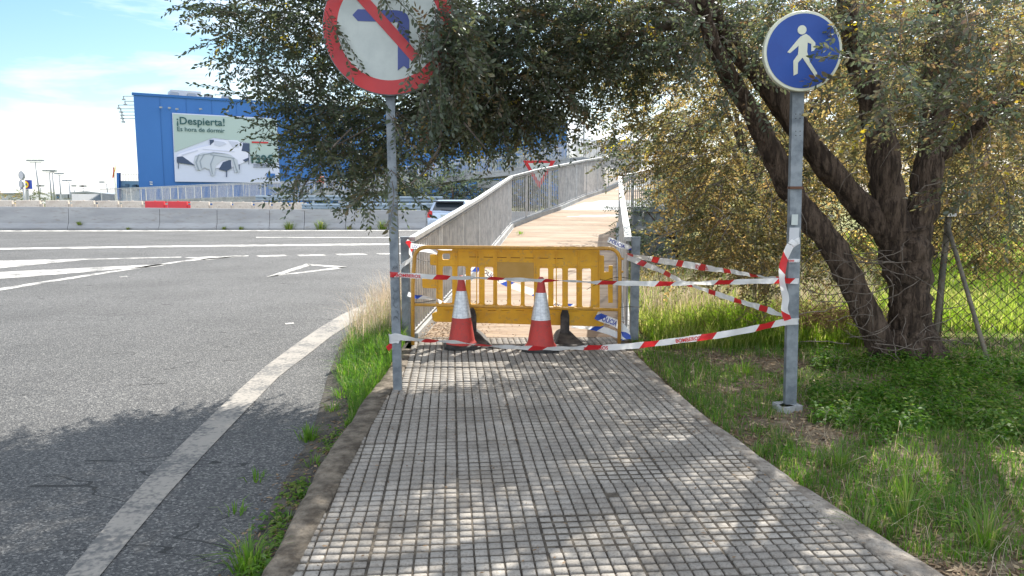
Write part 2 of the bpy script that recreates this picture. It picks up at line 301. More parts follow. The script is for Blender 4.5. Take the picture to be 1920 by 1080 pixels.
# the tile pads: 0.4 m tiles of 5 x 5 raised pads, each tile set a little unevenly
ang = R(4.6); cs, sn = math.cos(ang), math.sin(ang); CELL = .0625
V = []; FQ = []; TI = []
def padh(tx, ty): return .0035*math.sin(tx*12.9898+ty*78.233)+.002*math.sin(tx*3.1+ty*1.7)
r2 = random.Random(5); broken = {}
for i in range(-90, 90):
    tx = i//6
    for j in range(-40, 150):
        ty = j//6
        cx = (i+.5)*CELL+.005*tx; cy = (j+.5)*CELL+.004*ty
        X = cx*cs-cy*sn+.02; Y = cx*sn+cy*cs
        if Y < -1.3 or Y > 7.98: continue
        a, b = xin(KLI, Y), xin(KRI, Y)
        if X < a-.02 or X > b+.03: continue
        if r2.random() < .00025 or (i, j) in ((12,57),): continue
        hx = CELL/2-.0039-r2.random()*.001; hy = CELL/2-.0086-r2.random()*.0014
        z = -.003+padh(tx, ty)+r2.uniform(-.0008,.0008); zx = .012*math.sin(tx*7.7+ty*3.3); zy = .012*math.sin(tx*2.2-ty*5.1)
        ox, oy = r2.uniform(-.0008,.0008), r2.uniform(-.0008,.0008); be = .004; b0 = len(V); jr = r2.random() < .03
        for (sx, sy, q) in ((-1,-1,0),(1,-1,0),(1,1,0),(-1,1,0),(-1,-1,1),(1,-1,1),(1,1,1),(-1,1,1)):
            u = cx+sx*(hx-be*q*(2.5 if jr else 1))+ox; v = cy+sy*(hy-be*q)+oy
            zz = z+zx*(u-cx)+zy*(v-cy) if q else z-.0045
            V.append((u*cs-v*sn+.02, u*sn+v*cs, zz if q else zz))
        V += [(v_[0], v_[1], -.012) for v_ in V[b0:b0+4]]
        FQ += [(b0+4,b0+5,b0+6,b0+7)]+[(b0+k, b0+(k+1)%4, b0+4+(k+1)%4, b0+4+k) for k in range(4)]+[(b0+8+k, b0+8+(k+1)%4, b0+(k+1)%4, b0+k) for k in range(4)]
        tt = min(1, max(0, .5+.24*math.sin(tx*5.3+ty*9.1)+r2.uniform(-.15,.15))); TI += [tt]*9
def padmat():
    m = bpy.data.materials.new('pavement_tile'); m.use_nodes = True; t = m.node_tree; b = t.nodes['Principled BSDF']; l = t.links.new; b.inputs['Roughness'].default_value = .82
    a = t.nodes.new('ShaderNodeAttribute'); a.attribute_name = 'tint'; tc = t.nodes.new('ShaderNodeTexCoord')
    r = t.nodes.new('ShaderNodeValToRGB'); e = r.color_ramp.elements; e[0].color = (.215,.20,.183,1); e[1].color = (.34,.318,.29,1); l(a.outputs['Fac'], r.inputs[0])
    n = t.nodes.new('ShaderNodeTexNoise'); n.inputs['Scale'].default_value = 2.2; n.inputs['Detail'].default_value = 9; n.inputs['Roughness'].default_value = .72; l(tc.outputs['Object'], n.inputs[0])
    r2_ = t.nodes.new('ShaderNodeValToRGB'); e = r2_.color_ramp.elements; e[0].position = .36; e[0].color = (.70,.67,.63,1); e[1].position = .60; e[1].color = (1.05,1.04,1.02,1); l(n.outputs[0], r2_.inputs[0])
    mu = t.nodes.new('ShaderNodeMixRGB'); mu.blend_type = 'MULTIPLY'; mu.inputs[0].default_value = 1; l(r.outputs[0], mu.inputs[1]); l(r2_.outputs[0], mu.inputs[2])
    n2 = t.nodes.new('ShaderNodeTexNoise'); n2.inputs['Scale'].default_value = 90; n2.inputs['Detail'].default_value = 3; l(tc.outputs['Object'], n2.inputs[0])
    r3 = t.nodes.new('ShaderNodeValToRGB'); e = r3.color_ramp.elements; e[0].position = .35; e[0].color = (.72,.70,.68,1); e[1].position = .5; e[1].color = (1,1,1,1); l(n2.outputs[0], r3.inputs[0])
    mu2 = t.nodes.new('ShaderNodeMixRGB'); mu2.blend_type = 'MULTIPLY'; mu2.inputs[0].default_value = 1; l(mu.outputs[0], mu2.inputs[1]); l(r3.outputs[0], mu2.inputs[2]); l(mu2.outputs[0], b.inputs['Base Color'])
    bp = t.nodes.new('ShaderNodeBump'); bp.inputs['Strength'].default_value = .35; bp.inputs['Distance'].default_value = .004; l(n2.outputs[0], bp.inputs['Height']); l(bp.outputs[0], b.inputs['Normal'])
    return m
ts(big_mesh('pavement', np.array(V), np.array(FQ), padmat(), tint=np.array(TI)), kind='structure')

# ---------------------------------------------------------------- verges
RE = [at(440,1080,ZR), at(520,930,ZR), at(590,800,ZR), at(612,715,ZR), at(640,640,ZR), at(690,585,ZR), at(736,560,ZR), Vector((-1.75,15,0)), Vector((-.9,21,0)), Vector((.6,30,0)), Vector((3,37,0))]
RE.insert(0, Vector((RE[0].x-.2, -1.5, 0)))
def gz(x, y):
    """height of the verge right of the pavement"""
    e = xin(KRO, y) if y < 7.9 else 1.4
    d = x-e
    z = -.045+.035*noise.noise(Vector((x*.9, y*.9, 0)))+.018*noise.noise(Vector((x*3.1, y*3.1, 4)))+min(.05, max(0, d*.02))
    return z-.02*max(0, 1-abs(d)/.15)
def lz(x, y):
    """strip between road and kerb / ramp"""
    e = xin(RE, y); d = x-e
    return ZR+.006+min(.075, d*.16)+.012*noise.noise(Vector((x*4, y*4, 2)))
def vgrid(name, xa, xb, y0, y1, ny, nx, zf, m, pw=1.0):
    V = []
    for j in range(ny+1):
        y = y0+(y1-y0)*(j/ny)
        a, b = xa(y), xb(y)
        for i in range(nx+1):
            x = a+(b-a)*(i/nx)**pw; V.append((x, y, zf(x, y)))
    k = nx+1; Fq = [(j*k+i, j*k+i+1, (j+1)*k+i+1, (j+1)*k+i) for j in range(ny) for i in range(nx)]
    g = MB(); g.add(V, Fq, smooth=True); return ts(part(g, name, m), kind='structure')
vgrid('verge', lambda y: xin(KRO, y)+.0, lambda y: 16, -1.5, 7.9, 90, 110, gz, mG, 1.8)
vgrid('meadow', lambda y: 1.45 if y < 12 else xin(RE, y)+2.2, lambda y: 60, 7.9, 60, 90, 60, gz, mB, 1.6)
vgrid('left_verge', lambda y: xin(RE, y), lambda y: xin(KLO, y)+.02, -1.5, 7.9, 90, 14, lz, mG2)
vgrid('ramp_verge', lambda y: xin(RE, y), lambda y: 1.5 if y < 12 else xin(RE, y)+2.25, 7.9, 37, 80, 22, lz, mG)

# ---------------------------------------------------------------- footbridge
MDK = mat('deck_screed', (.235,.165,.112), .9, c2=(.325,.258,.197), scale=2.2, c3=(.40,.30,.20), bump=.3, bscale=14, stretch=(.35,3,1))
DL = []; 
for px, py, Y in ((770,642,7.75),(862,548,12.0),(956,427,16.7),(1000,409,17.9),(1045,394,19.2),(1092,373,22.3),(1131,360,24.8)): DL.append(aty(px, py, Y))
DL[0] = Vector((-1.10, 7.99, -.055)); DL[1] = Vector((-.57, 12.1, .355))
DL += [Vector((4.6,28,2.25)), Vector((5.6,33,2.7)), Vector((5.4,39,3.2)), Vector((4.2,45,3.75)), Vector((2.0,49,3.75)), aty(960,320,50.5), aty(870,329,51.5), aty(760,343,53), aty(640,361,55.5), aty(560,368,57), aty(420,372,58), aty(280,378,59), aty(190,381,60)]
WD = 2.4
def side(i):
    a = DL[max(0, i-1)]; b = DL[min(len(DL)-1, i+1)]; d = (b-a); d.z = 0; d.normalize(); return Vector((d.y, -d.x, 0))
DR = []
for i, p in enumerate(DL): DR.append(p+side(i)*WD)
DR[0] = Vector((1.27, 7.99, -.055)); DR[1] = Vector((1.80,12.1,.355)); DR[2] = aty(1163,425,16.9)
DR[3] = Vector((2.95,17.6,DR[2].z+.1)); DR[4] = Vector((3.6,18.6,DR[2].z+.25)); DR[5] = Vector((4.7,21.2,DL[5].z)); DR[6] = Vector((5.9,24.2,DL[6].z))
bridge = empty('footbridge', (0, 7.95, 0), 'concrete footbridge with a pale sloping deck rising from the tiled pavement behind the yellow barriers', 'footbridge')
NB = 9
g = MB(); n = len(DL)
for i in range(n):
    a, b = DL[i], DR[i]; s = (b-a).normalized()
    g.v += [tuple(a), tuple(b), (b.x, b.y, b.z-.30), (a.x, a.y, a.z-.30)]
for i in range(n-1):
    for k in range(4):
        g.f.append((i*4+k, (i+1)*4+k, (i+1)*4+(k+1) % 4, i*4+(k+1) % 4)); g.m.append(0 if k == 3 else 0); g.sm.append(False)
g.f += [(0,1,2,3), tuple((n-1)*4+k for k in (3,2,1,0))]; g.m += [0,0]; g.sm += [False]*2
g2 = MB()
def interp(P, k=6):
    out = []
    for a, b in zip(P, P[1:]): out += [a.lerp(b, i/k) for i in range(k)]
    return out+[P[-1]]
# deck top: base 0 = concrete below, screed sheet on it
part(g, 'deck', M['conc'], bridge)
g = MB(); A = interp(DL[:NB]); B = interp(DR[:NB]); up = Vector((0,0,.004))
vs = []
for a, b in zip(A, B): vs += [a.lerp(b, .04)+up, b.lerp(a, .04)+up]
g.add(vs, [(2*i, 2*i+1, 2*i+3, 2*i+2) for i in range(len(A)-1)]); part(g, 'deck_screed', MDK, bridge)
for i in (2, 6, 11, 13, 17, 22, 26, 32):
    g = MB(); a, b = A[i].lerp(B[i], .045), B[i].lerp(A[i], .045); d = (A[i+1]-A[i]).normalized()*.012; u = Vector((0,0,.0075)); g.add([a+u, b+u, b+d+u, a+d+u], [(0,1,2,3)]); part(g, 'expansion_joint', M['joint'], bridge)

for P, Q in ((DL, DR), (DR, DL)):
    g = MB()
    for i in range(n-1):
        a = P[i].lerp(Q[i], .012); b = P[i+1].lerp(Q[i+1], .012); g.bar(a+Vector((0,0,.045)), b+Vector((0,0,.045)), .11, .11)
    part(g, 'edge_upstand', M['conc'], bridge)
def lpath(P):
    d = [0]
    for a, b in zip(P, P[1:]): d.append(d[-1]+(b-a).length)
    return d
def along(P, d, s):
    for i in range(len(P)-1):
        if s <= d[i+1] or i == len(P)-2:
            return P[i].lerp(P[i+1], (s-d[i])/(d[i+1]-d[i]+1e-9))
def railing(P, Q, i0, i1, post_step, first_near):
    root = empty('railing', P[i0]); wp = Matrix.Translation(bridge.location).inverted(); root.parent = bridge; root.location = P[i0]-bridge.location
    PP = [P[i].lerp(Q[i], .012)+Vector((0,0,.09)) for i in range(i0, i1)]; d = lpath(PP)
    g = MB(); hh = 1.03
    for a, b in zip(PP, PP[1:]): g.bar(a+Vector((0,0,hh)), b+Vector((0,0,hh)), .075, .045)
    g.v = g.v; part(g, 'handrail', M['galv_light'], root)
    g = MB()
    for a, b in zip(PP, PP[1:]): g.bar(a+Vector((0,0,.04)), b+Vector((0,0,.04)), .04, .012); g.bar(a+Vector((0,0,hh-.06)), b+Vector((0,0,hh-.06)), .04, .012)
    nb = int(d[-1]/.11)
    for k in range(nb):
        p = along(PP, d, k*.11+.05); g.bar(p+Vector((0,0,.03)), p+Vector((0,0,hh-.04)), .023, .014)
    part(g, 'balusters', M['baluster'], root)
    s = 0 if not first_near else post_step
    while s < d[-1]:
        p = along(PP, d, s); g = MB(); g.bar(p-Vector((0,0,.08)), p+Vector((0,0,hh)), .045, .045); part(g, 'post', M['galv_light'], root); s += post_step
    return root
railing(DL, DR, 0, n, 1.38, True); railing(DR, DL, 0, n, 1.38, True)
for P, dx in ((DL[0], -.04), (DR[0], .05)):
    g = MB(); p = P+Vector((dx, -.02, 0)); g.box((p.x, p.y, .53), (.085, .085, 1.10)); g.box((p.x, p.y, 1.085), (.095, .095, .015)); part(g, 'end_post', M['galv'], bridge)
for px, Y in ((900,51.0),(1160,40),(1250,29.5),(640,55.3),(1176,24)):
    c = aty(px, 368, Y); c.x += .9; zt = 3.0
    best = min(range(n), key=lambda i: abs(DL[i].y-Y)+abs((DL[i].x+DR[i].x)/2-c.x)); zt = min(DL[best].z, DR[best].z)-.30
    if px == 900: zt = 2.55
    if px != 900 and px != 640: continue
    if zt < .6: continue
    q = MB(); q.box((c.x-.3, c.y, (zt-.45-.3)/2), (.75, .55, zt-.45+.3)); col = part(q, 'pier', M['conc'], bridge); q = MB(); q.box((c.x-.1, c.y, zt-.23), (1.9, .8, .46)); part(q, 'pier_cap', M['conc'], col)

# ---------------------------------------------------------------- central barrier wall
wall = empty('concrete_barrier', (-20, 37.4, ZR), 'long grey concrete crash barrier wall running along the far side of the road', 'barrier')
def wall_h(x): return 1.14-.011*max(0, x+25.3)*.9
xj = [-75, -55, -42, -33]+[aty(p, 430, 37.4).x for p in (-70,133,303,410,508,573,650,730,800,900)]+[10, 16]
for a, b in zip(xj, xj[1:]):
    g = MB(); a2, b2 = a+.012, b-.012
    for x in (a2, b2):
        h = wall_h(x)
        g.v += [(x, 37.4+y, ZR+z) for y, z in ((-.30,-.05),(-.30,.09),(-.15,.33),(-.10,h-.015),(-.085,h),(.085,h),(.10,h-.015),(.15,.33),(.30,.09),(.30,-.05))]
    g.f = [(k, k+1, 11+k, 10+k) for k in range(9)]+[tuple(range(9,-1,-1)), tuple(range(10, 20))]; g.m = [0]*11; g.sm = [False]*11
    part(g, 'wall_segment', M['wallconc'], wall)

# ---------------------------------------------------------------- blue store
mBlue = bpy.data.materials.new('blue_cladding'); mBlue.use_nodes = True
t = mBlue.node_tree; b = t.nodes['Principled BSDF']; b.inputs['Roughness'].default_value = .5
tc = t.nodes.new('ShaderNodeTexCoord'); n_ = t.nodes.new('ShaderNodeTexNoise'); n_.inputs['Scale'].default_value = .12; n_.inputs['Detail'].default_value = 5
rr = t.nodes.new('ShaderNodeValToRGB'); rr.color_ramp.elements[0].position = .3; rr.color_ramp.elements[0].color = (.020,.125,.40,1); rr.color_ramp.elements[1].position = .7; rr.color_ramp.elements[1].color = (.028,.15,.46,1)
t.links.new(tc.outputs['Object'], n_.inputs[0]); t.links.new(n_.outputs[0], rr.inputs[0]); t.links.new(rr.outputs[0], b.inputs['Base Color'])
mBlue2 = mat('blue_seam', (.025,.12,.36), .5); M['grey'] = mat('grey_metal', (.30,.32,.34), .5, .3); M['bluegrey'] = mat('blue_grey_panel', (.13,.24,.36), .6, c2=(.18,.29,.42), scale=.4)
M['palewall'] = mat('pale_wall', (.45,.47,.50), .8, c2=(.55,.56,.58), scale=.3); M['poster_w'] = mat('poster_white', (.56,.60,.76), .6); M['poster_g'] = mat('poster_sage', (.38,.475,.48), .6)
M['slate'] = mat('poster_slate', (.055,.08,.15), .6); M['ink'] = mat('poster_ink', (.03,.09,.10), .6); M['linen'] = mat('poster_linen', (.66,.68,.84), .6); M['throw'] = mat('poster_throw', (.47,.51,.60), .6); M['throw2'] = mat('poster_throw_fold', (.27,.31,.39), .6); M['lin2'] = mat('poster_linen_fold', (.50,.53,.68), .6)
P0 = aty(259, 368, 92); P0.z = 0; P1 = aty(1062, 368, 126); P1.z = 0
fx = (P1-P0).normalized(); fn = Vector((fx.y, -fx.x, 0))
ztop = on_plane(259, 178, P0, fn).z
store = empty('store_building', P0, 'huge windowless blue box store with a bed advertisement on its front', 'store')
g = MB(); dp = 40; back = -fn*dp; lean = (aty(266, 368, 92)-aty(259,368,92))
c = [P0+fx*.15, P1, P1+back, P0+back+fx*14]; 
g.v = [tuple(p) for p in c]+[tuple(Vector((p.x, p.y, ztop))+(fx*-.0 if i == 0 else Vector())) for i, p in enumerate(c)]
g.f = [(0,1,5,4),(1,2,6,5),(2,3,7,6),(3,0,4,7),(4,5,6,7)]; g.m = [0]*5; g.sm = [False]*5
part(g, 'wall', mBlue, store)
Lf = (P1-P0).length; off = -fn*0
def fp(u, z, o=.03): return P0+fx*u+Vector((0,0,z))+fn*o
g = MB(); u = 3.0
while u < Lf: g.bar(fp(u, .2, .02), fp(u, ztop-.1, .02), .07, .05, up=fn); u += 3.0
part(g, 'cladding_seam', mBlue2, store)
g = MB(); g.bar(fp(0, ztop+.1, -.1), fp(Lf, ztop+.1, -.1), .5, .3); part(g, 'parapet', mBlue2, store)
for px in (332, 365, 397, 430, 470, 520):
    a = on_plane(px, 180, P0, fn); u = (a-P0).dot(fx); g = MB(); g.box(fp(u, ztop+.5, -2.2), (1.0, .9, .6), rz=math.atan2(fx.y, fx.x)); g.box(fp(u, ztop+.85, -2.2), (.9, .2, .12), rz=.8); g.box(fp(u, ztop+.2, -2.2), (1.1,1,.5)); part(g, 'roof_vent', M['grey'], store)
a = on_plane(358, 180, P0, fn); g = MB(); g.box(fp((a-P0).dot(fx), ztop+.7, -5), (3.6, 3, 1.3), rz=math.atan2(fx.y, fx.x)); part(g, 'plant_room', M['palewall'], store)
for px, py in ((300,205),(316,206),(330,208),(374,208),(424,212),(480,216)):
    a = on_plane(px, py, P0, fn); g = MB(); g.bar(a, a+fn*.8+Vector((0,0,.2)), .05, .05); g.box(a+fn*.9+Vector((0,0,.15)), (.3,.2,.18)); part(g, 'floodlight', M['grey'], store)
for x1, x0, y in ((231,258,180.5),(234,258,190),(222,258,197),(226,258,204),(228,258,210),(228,258,216),(230,258,222.5)):
    k = aty(x0+2, y, 93.5); e = aty(x1, y, 93.5); g = MB(); g.bar(k, e, .08, .08); g.bar(e, e+Vector((.1,-.1,-.35)), .1, .1); g.box(e+Vector((.1,-.1,-.4)), (.34,.25,.16)); part(g, 'lamp_arm', M['grey'], store)
g = MB(); a = aty(258.5, 221, 93); b_ = aty(262, 278, 93); g.add([a, aty(261,221,92.6), aty(265,300,92.6), b_], [(0,1,2,3)]); 
g.add([v+Vector((0,.3,0)) for v in (a, aty(261,221,92.6), aty(265,300,92.6), b_)], [(3,2,1,0)]); part(g, 'side_panel', M['palewall'], store)

DEPS = None
def text_geo(s, bold=0.0, squeeze=1.0):
    cu = bpy.data.curves.new('t', 'FONT'); cu.body = s; cu.size = 1; cu.offset = bold; cu.resolution_u = 3
    o = bpy.data.objects.new('t', cu); C.objects.link(o); bpy.context.view_layer.update()
    me = o.evaluated_get(bpy.context.evaluated_depsgraph_get()).to_mesh()
    V = [(v.co.x*squeeze, v.co.y) for v in me.vertices]; Fs = [tuple(p.vertices) for p in me.polygons]
    o.evaluated_get(bpy.context.evaluated_depsgraph_get()).to_mesh_clear(); bpy.data.objects.remove(o); bpy.data.curves.remove(cu)
    x0 = min(v[0] for v in V); V = [(v[0]-x0, v[1]) for v in V]
    return V, Fs, max(v[0] for v in V)
def text_map(s, fn_, bold=0.0, m=0, mb=None):
    V, Fs, w = text_geo(s, bold); mb = mb or MB(); mb.add([fn_(x/w, y) for x, y in V], Fs, m); return mb
def plate(outers, holes, th, bevel=0.0):
    """2D curve with holes -> solid plate verts (x, y, z=thickness)"""
    cu = bpy.data.curves.new('c', 'CURVE'); cu.dimensions = '2D'; cu.fill_mode = 'BOTH'; cu.extrude = th/2-bevel; cu.bevel_depth = bevel; cu.bevel_resolution = 1
    for pl in outers+holes:
        sp = cu.splines.new('POLY'); sp.points.add(len(pl)-1)
        for i, (x, y) in enumerate(pl): sp.points[i].co = (x, y, 0, 1)
        sp.use_cyclic_u = True
    o = bpy.data.objects.new('c', cu); C.objects.link(o); bpy.context.view_layer.update()
    me = o.evaluated_get(bpy.context.evaluated_depsgraph_get()).to_mesh()
    V = [tuple(v.co) for v in me.vertices]; Fs = [tuple(p.vertices) for p in me.polygons]
    o.evaluated_get(bpy.context.evaluated_depsgraph_get()).to_mesh_clear(); bpy.data.objects.remove(o); bpy.data.curves.remove(cu)
    return V, Fs
def face_poly(px_list, o, m=0, mb=None, th=.04):
    mb = mb or MB(); P = [on_plane(x, y, P0+fn*o, fn) for x, y in px_list]; k = len(P)
    c_ = sum(((P[i].x-P[0].x)*fx.x*(P[(i+1) % k].z)-(P[(i+1) % k].x-P[0].x)*fx.x*P[i].z) for i in range(k))
    if c_ < 0: P = P[::-1]
    mb.add(P+[p-fn*th for p in P], [tuple(range(k))]+[(k+i, k+(i+1) % k, (i+1) % k, i) for i in range(k)], m); return mb
ad = empty('advert_billboard', on_plane(424, 340, P0+fn*.3, fn), None, None); ad.parent = store; ad.location = ad.location-store.location
ts(ad, 'sage green and white bed advertisement')
part(face_poly([(323,211.5),(519,222),(525,343),(328.5,340.5)], .30, th=.2), 'poster_sheet', M['poster_w'], ad)
part(face_poly([(324.5,213.5),(517.5,223.5),(522,304),(470,304),(466,268),(400,258),(327,285)], .36), 'poster_wall', M['poster_g'], ad)
part(face_poly([(331,294),(336,288),(372,277),(395,272),(400,262),(445,263),(458,272),(467,285),(468,300),(440,312),(400,316),(370,312),(345,300)], .42), 'poster_mattress', M['linen'], ad)
for p in ([(334,304),(335.3,304),(335.3,316),(334,316)], [(424,320),(425.8,320),(425.8,332),(424,332)], [(466,284),(467,284),(467,308),(466,308)], [(448,308),(449.2,308),(449.2,319),(448,319)], [(332,294),(342,293),(366,310),(332,305)], [(393,262),(401,262),(401,266),(394,272)], [(456,268),(468,269),(468,285),(453,283)], [(410,318),(418,304),(433,299),(434,316),(425,321)], [(455,300),(467,295),(467,300),(460,304)]): part(face_poly(p, .46), 'poster_bed_frame', M['slate'], ad)
mb = MB(); face_poly([(363,304),(366,292),(380,286),(400,286),(432,290),(445,300),(449,322),(441,324),(434,300),(418,300),(405,310),(402,328),(397,330),(393,318),(382,314),(376,319),(368,318)], .50, mb=mb); part(mb, 'poster_throw', M['throw'], ad)
mb = MB()
for p in ([(372,290),(374,289),(369,305),(374,318),(371,318),(366,304)], [(382,289),(384,289),(376,302),(379,315),(377,316),(374,302)], [(395,289),(440,296),(440,297.5),(394,290.5)], [(436,297),(438,297),(446,322),(444,323)], [(400,292),(402,292),(396,308),(399,326),(397.5,327),(394,308)], [(367,293),(400,285),(430,289),(400,287.5)]): face_poly(p, .54, mb=mb)
part(mb, 'poster_throw_fold', M['throw2'], ad)
mb = MB()
for p in ([(402,263),(420,266),(425,270),(412,275),(402,272)], [(428,264),(446,266),(448,276),(436,276)], [(340,290),(370,281),(372,282.5),(342,292)], [(380,279),(440,284),(440,285.2),(380,280.3)]): face_poly(p, .46, mb=mb)
part(mb, 'poster_linen_fold', M['lin2'], ad)
def facetext(s, x0, x1, y, y1, o, bold, m, parent, name='poster_text', hk=1.0):
    a = on_plane(x0, y, P0+fn*o, fn); b2 = on_plane(x1, y1, P0+fn*o, fn); V_, F_, w = text_geo(s, bold); k = (b2-a).length/w; d = (b2-a)
    g = MB(); g.add([a+d*(x/w)+Vector((0,0,1))*yy*k*hk for x, yy in V_], F_); return part(g, name, m, parent)
facetext('¡Despierta!', 331.5, 421.5, 232.5, 236, .50, .014, M['ink'], ad); facetext('Es hora de dormir', 332.5, 421.5, 245.5, 249, .50, .010, M['ink'], ad)
facetext('139€', 471.5, 514, 305.5, 306, .50, .035, M['ink'], ad)
mb = MB()
for y in (308, 310.5, 313): face_poly([(475,y),(508,y+.3),(508,y+1),(475,y+.7)], .46, mb=mb)
part(mb, 'poster_small_print', M['slate'], ad)
part(face_poly([(500,325),(515.5,325.5),(516,333.5),(500.5,333)], .46), 'poster_logo_patch', mBlue, ad)
part(face_poly([(472,265),(503,266),(503,269),(472,268)], .46), 'poster_offer_strip', M['red'], ad)
part(face_poly([(280.5,340),(286,340.5),(286,342.5),(280.5,342)], .3), 'wall_light', M['palewall'], store)
part(face_poly([(281,344),(286,344.5),(286,347),(281,346.5)], .3), 'wall_light', M['palewall'], store)
# ================================================================ objects
# ---- signs on square galvanised posts
def post_sign(base, top, w, label, holes=True):
    root = empty('traffic_sign', base, label, 'traffic sign')
    d = (top-base); g = MB(); g.bar(base-Vector((0,0,.1)), top, w, w*.6, up=Vector((1,0,0)) if False else Vector((0,1,0)))
    part(g, 'pole', M['galv'], root)
    return root
def disc(c, r, th, nrm=Vector((0,-1,0)), n=64, y0=0):
    pass
def sgeo(root, c, tilt, name, outers, holes, m, th, y, bev=0.0):
    """flat piece in the sign's plane: x right, y up in metres about c, y = distance in front of the sheet"""
    V_, F_ = plate(outers, holes, th, bev); Rm = Matrix.Rotation(tilt, 3, 'Y')
    g = MB(); g.add([c+Rm @ Vector((v[0], -y-v[2], v[1])) for v in V_], [f[::-1] for f in F_]); return part(g, name, m, root)
def circ(r, n=72, cx=0, cy=0): return [(cx+r*math.cos(2*math.pi*i/n), cy+r*math.sin(2*math.pi*i/n)) for i in range(n)]
# left: no left turn
b0 = at(746, 729); YS = b0.y; t0 = aty(728, 10, YS+.02)
s1 = post_sign(b0, t0, .068, 'red ringed no left turn sign half hidden by leaves on a tall grey post')
cS = aty(730, 52, YS-.07); k = (YS)/F*1.0
R1 = .488
tl = R(1.5)
sgeo(s1, cS, tl, 'sign_disc', [circ(R1)], [], M['galv'], .03, 0, .006)
sgeo(s1, cS, tl, 'red_ring', [circ(R1-.002)], [circ(R1*.785)], M['red'], .006, .019)
ts(sgeo(s1, cS, tl, 'sign_face', [circ(R1*.785)], [], M['white'], .005, .0185), 'white sign face')
def P1s(px, py):   # photo pixel on the sign plane -> sign metres
    v = aty(px, py, cS.y-.02)-cS; return (v.x, v.z)
arr = [(661,28.5),(671,17.5),(745,19.5),(757,22),(764,28),(767.5,38),(767.5,132.5),(757,123.5),(746,132),(746,42),(701,40.5),(671,39.5)]
sgeo(s1, cS, 0, 'left_turn_arrow', [[P1s(*p) for p in arr]], [], M['navy'], .003, .024)
q = [P1s(640,-16), P1s(663,-30), P1s(790,106), P1s(776,124)]
a0 = Vector(P1s(655,-30)); a1 = Vector(P1s(782,112)); dd = (a1-a0).normalized(); nn = Vector((-dd.y, dd.x))*.037
sgeo(s1, cS, 0, 'red_diagonal', [[tuple(a0+nn), tuple(a0-nn), tuple(a1-nn), tuple(a1+nn)]], [], M['red'], .003, .0285)
g = MB()
for zc in (-.25, .25): g.box((cS.x, cS.y+.03, cS.z+zc), (.5, .03, .04))
part(g, 'mounting_rail', M['galv'], s1)
# graffiti scribbles on the pole
rg = random.Random(3)
g = MB()
for py in (378, 392, 398, 414, 497, 505, 541, 556, 570, 590, 600):
    c = aty(739+(py-378)*.016, py, YS-.0225); a = rg.uniform(0, 6); pts = []
    for i in range(9):
        aa = a+i*.5; pts.append(c+Vector((.024*math.cos(aa)*rg.uniform(.6,1), 0, .028*math.sin(aa)*rg.uniform(.6,1.2))))
    for u_, w_ in zip(pts, pts[1:]): g.bar(u_, w_, .004, .001)
part(g, 'graffiti_scrawl', M['blackwire'], s1)
# right: footpath
b1 = at(1481, 768, -.04); YR = b1.y; t1 = aty(1497.5, 60, YR+.02)
s2 = post_sign(b1, t1, .082, 'round blue sign with white walking figure on a grey post in the grass')
cR = aty(1503.5, 97, YR-.06); R2 = 72*YR/F*.955
sgeo(s2, cR, 0, 'sign_rim', [circ(R2)], [], M['cream'], .045, 0, .006)
ts(sgeo(s2, cR, 0, 'sign_face', [circ(R2*.945)], [], M['signblue'], .004, .0245), 'blue sign face')
def P2s(u, v):
    w = aty(1400+u/5.4, v/5.4, cR.y-.03)-cR; return (w.x, w.z)
hd = P2s(561, 302); hr = 43/5.4*YR/F
sgeo(s2, cR, 0, 'walking_figure', [circ(hr, 28, *hd), [P2s(*p) for p in ((600,342),(632,362),(695,430),(697,485),(682,512),(655,520),(655,445),(618,430),(612,525),(640,625),(712,735),(713,762),(695,776),(565,583),(520,635),(517,745),(475,765),(473,615),(520,550),(527,462),(440,538),(412,528),(518,400),(548,368))]], [], M['cream'], .003, .029)
g = MB()
for zc in (-.14, .14): g.box((cR.x, cR.y+.035, cR.z+zc), (.3, .03, .035))
part(g, 'mounting_rail', M['galv'], s2)
g = MB()
for py in (214, 222, 246, 254):
    for px in (1492, 1500): c = aty(px, py, YR-.027); g.bar(c, c+Vector((0,-.002,0)), .006, .006, up=Vector((0,0,1)))
part(g, 'bolt_hole', M['blackwire'], s2)
g = MB(); c = aty(1491, 352, YR); g.box((c.x, YR, c.z), (.094, .062, .018)); part(g, 'strap', M['rust'], s2)
c = aty(1490, 412, YR-.028); g = MB(); g.box(c, (.045, .003, .075)); part(g, 'sticker', M['white'], s2)
c = aty(1489, 440, YR-.028); g = MB(); g.box(c, (.070, .003, .10)); part(g, 'sticker', M['palewall'], s2)
g = MB(); g.box((b1.x-.02, b1.y, -.03), (.16, .14, .07), rz=.2); g.box((b1.x-.05, b1.y-.05, -.02), (.09, .09, .05), rz=.7); part(g, 'concrete_footing', M['conc'], s2)
# yield sign beyond the ramp rail
YY = 26.0
def Yp(px, py): return aty(px, py, YY)
yc = Yp(1011, 320)
s3 = empty('yield_sign', (yc.x, YY, -.1), 'red bordered triangular give way sign just beyond the ramp railing', 'traffic sign')
def tri(s): return [(-s, .30*s/.45*.87), (s, .30*s/.45*.87), (0, -.58*s/.45*.87)]
sgeo(s3, Yp(1011,319), 0, 'red_border', [tri(.56)], [], M['red'], .02, 0); sgeo(s3, Yp(1011,318), 0, 'sign_face', [tri(.38)], [], M['white'], .004, .014)
g = MB(); g.bar((yc.x, YY+.04, -.12), (yc.x, YY+.04, yc.z+.35), .06, .06); part(g, 'pole', M['galv'], s3)

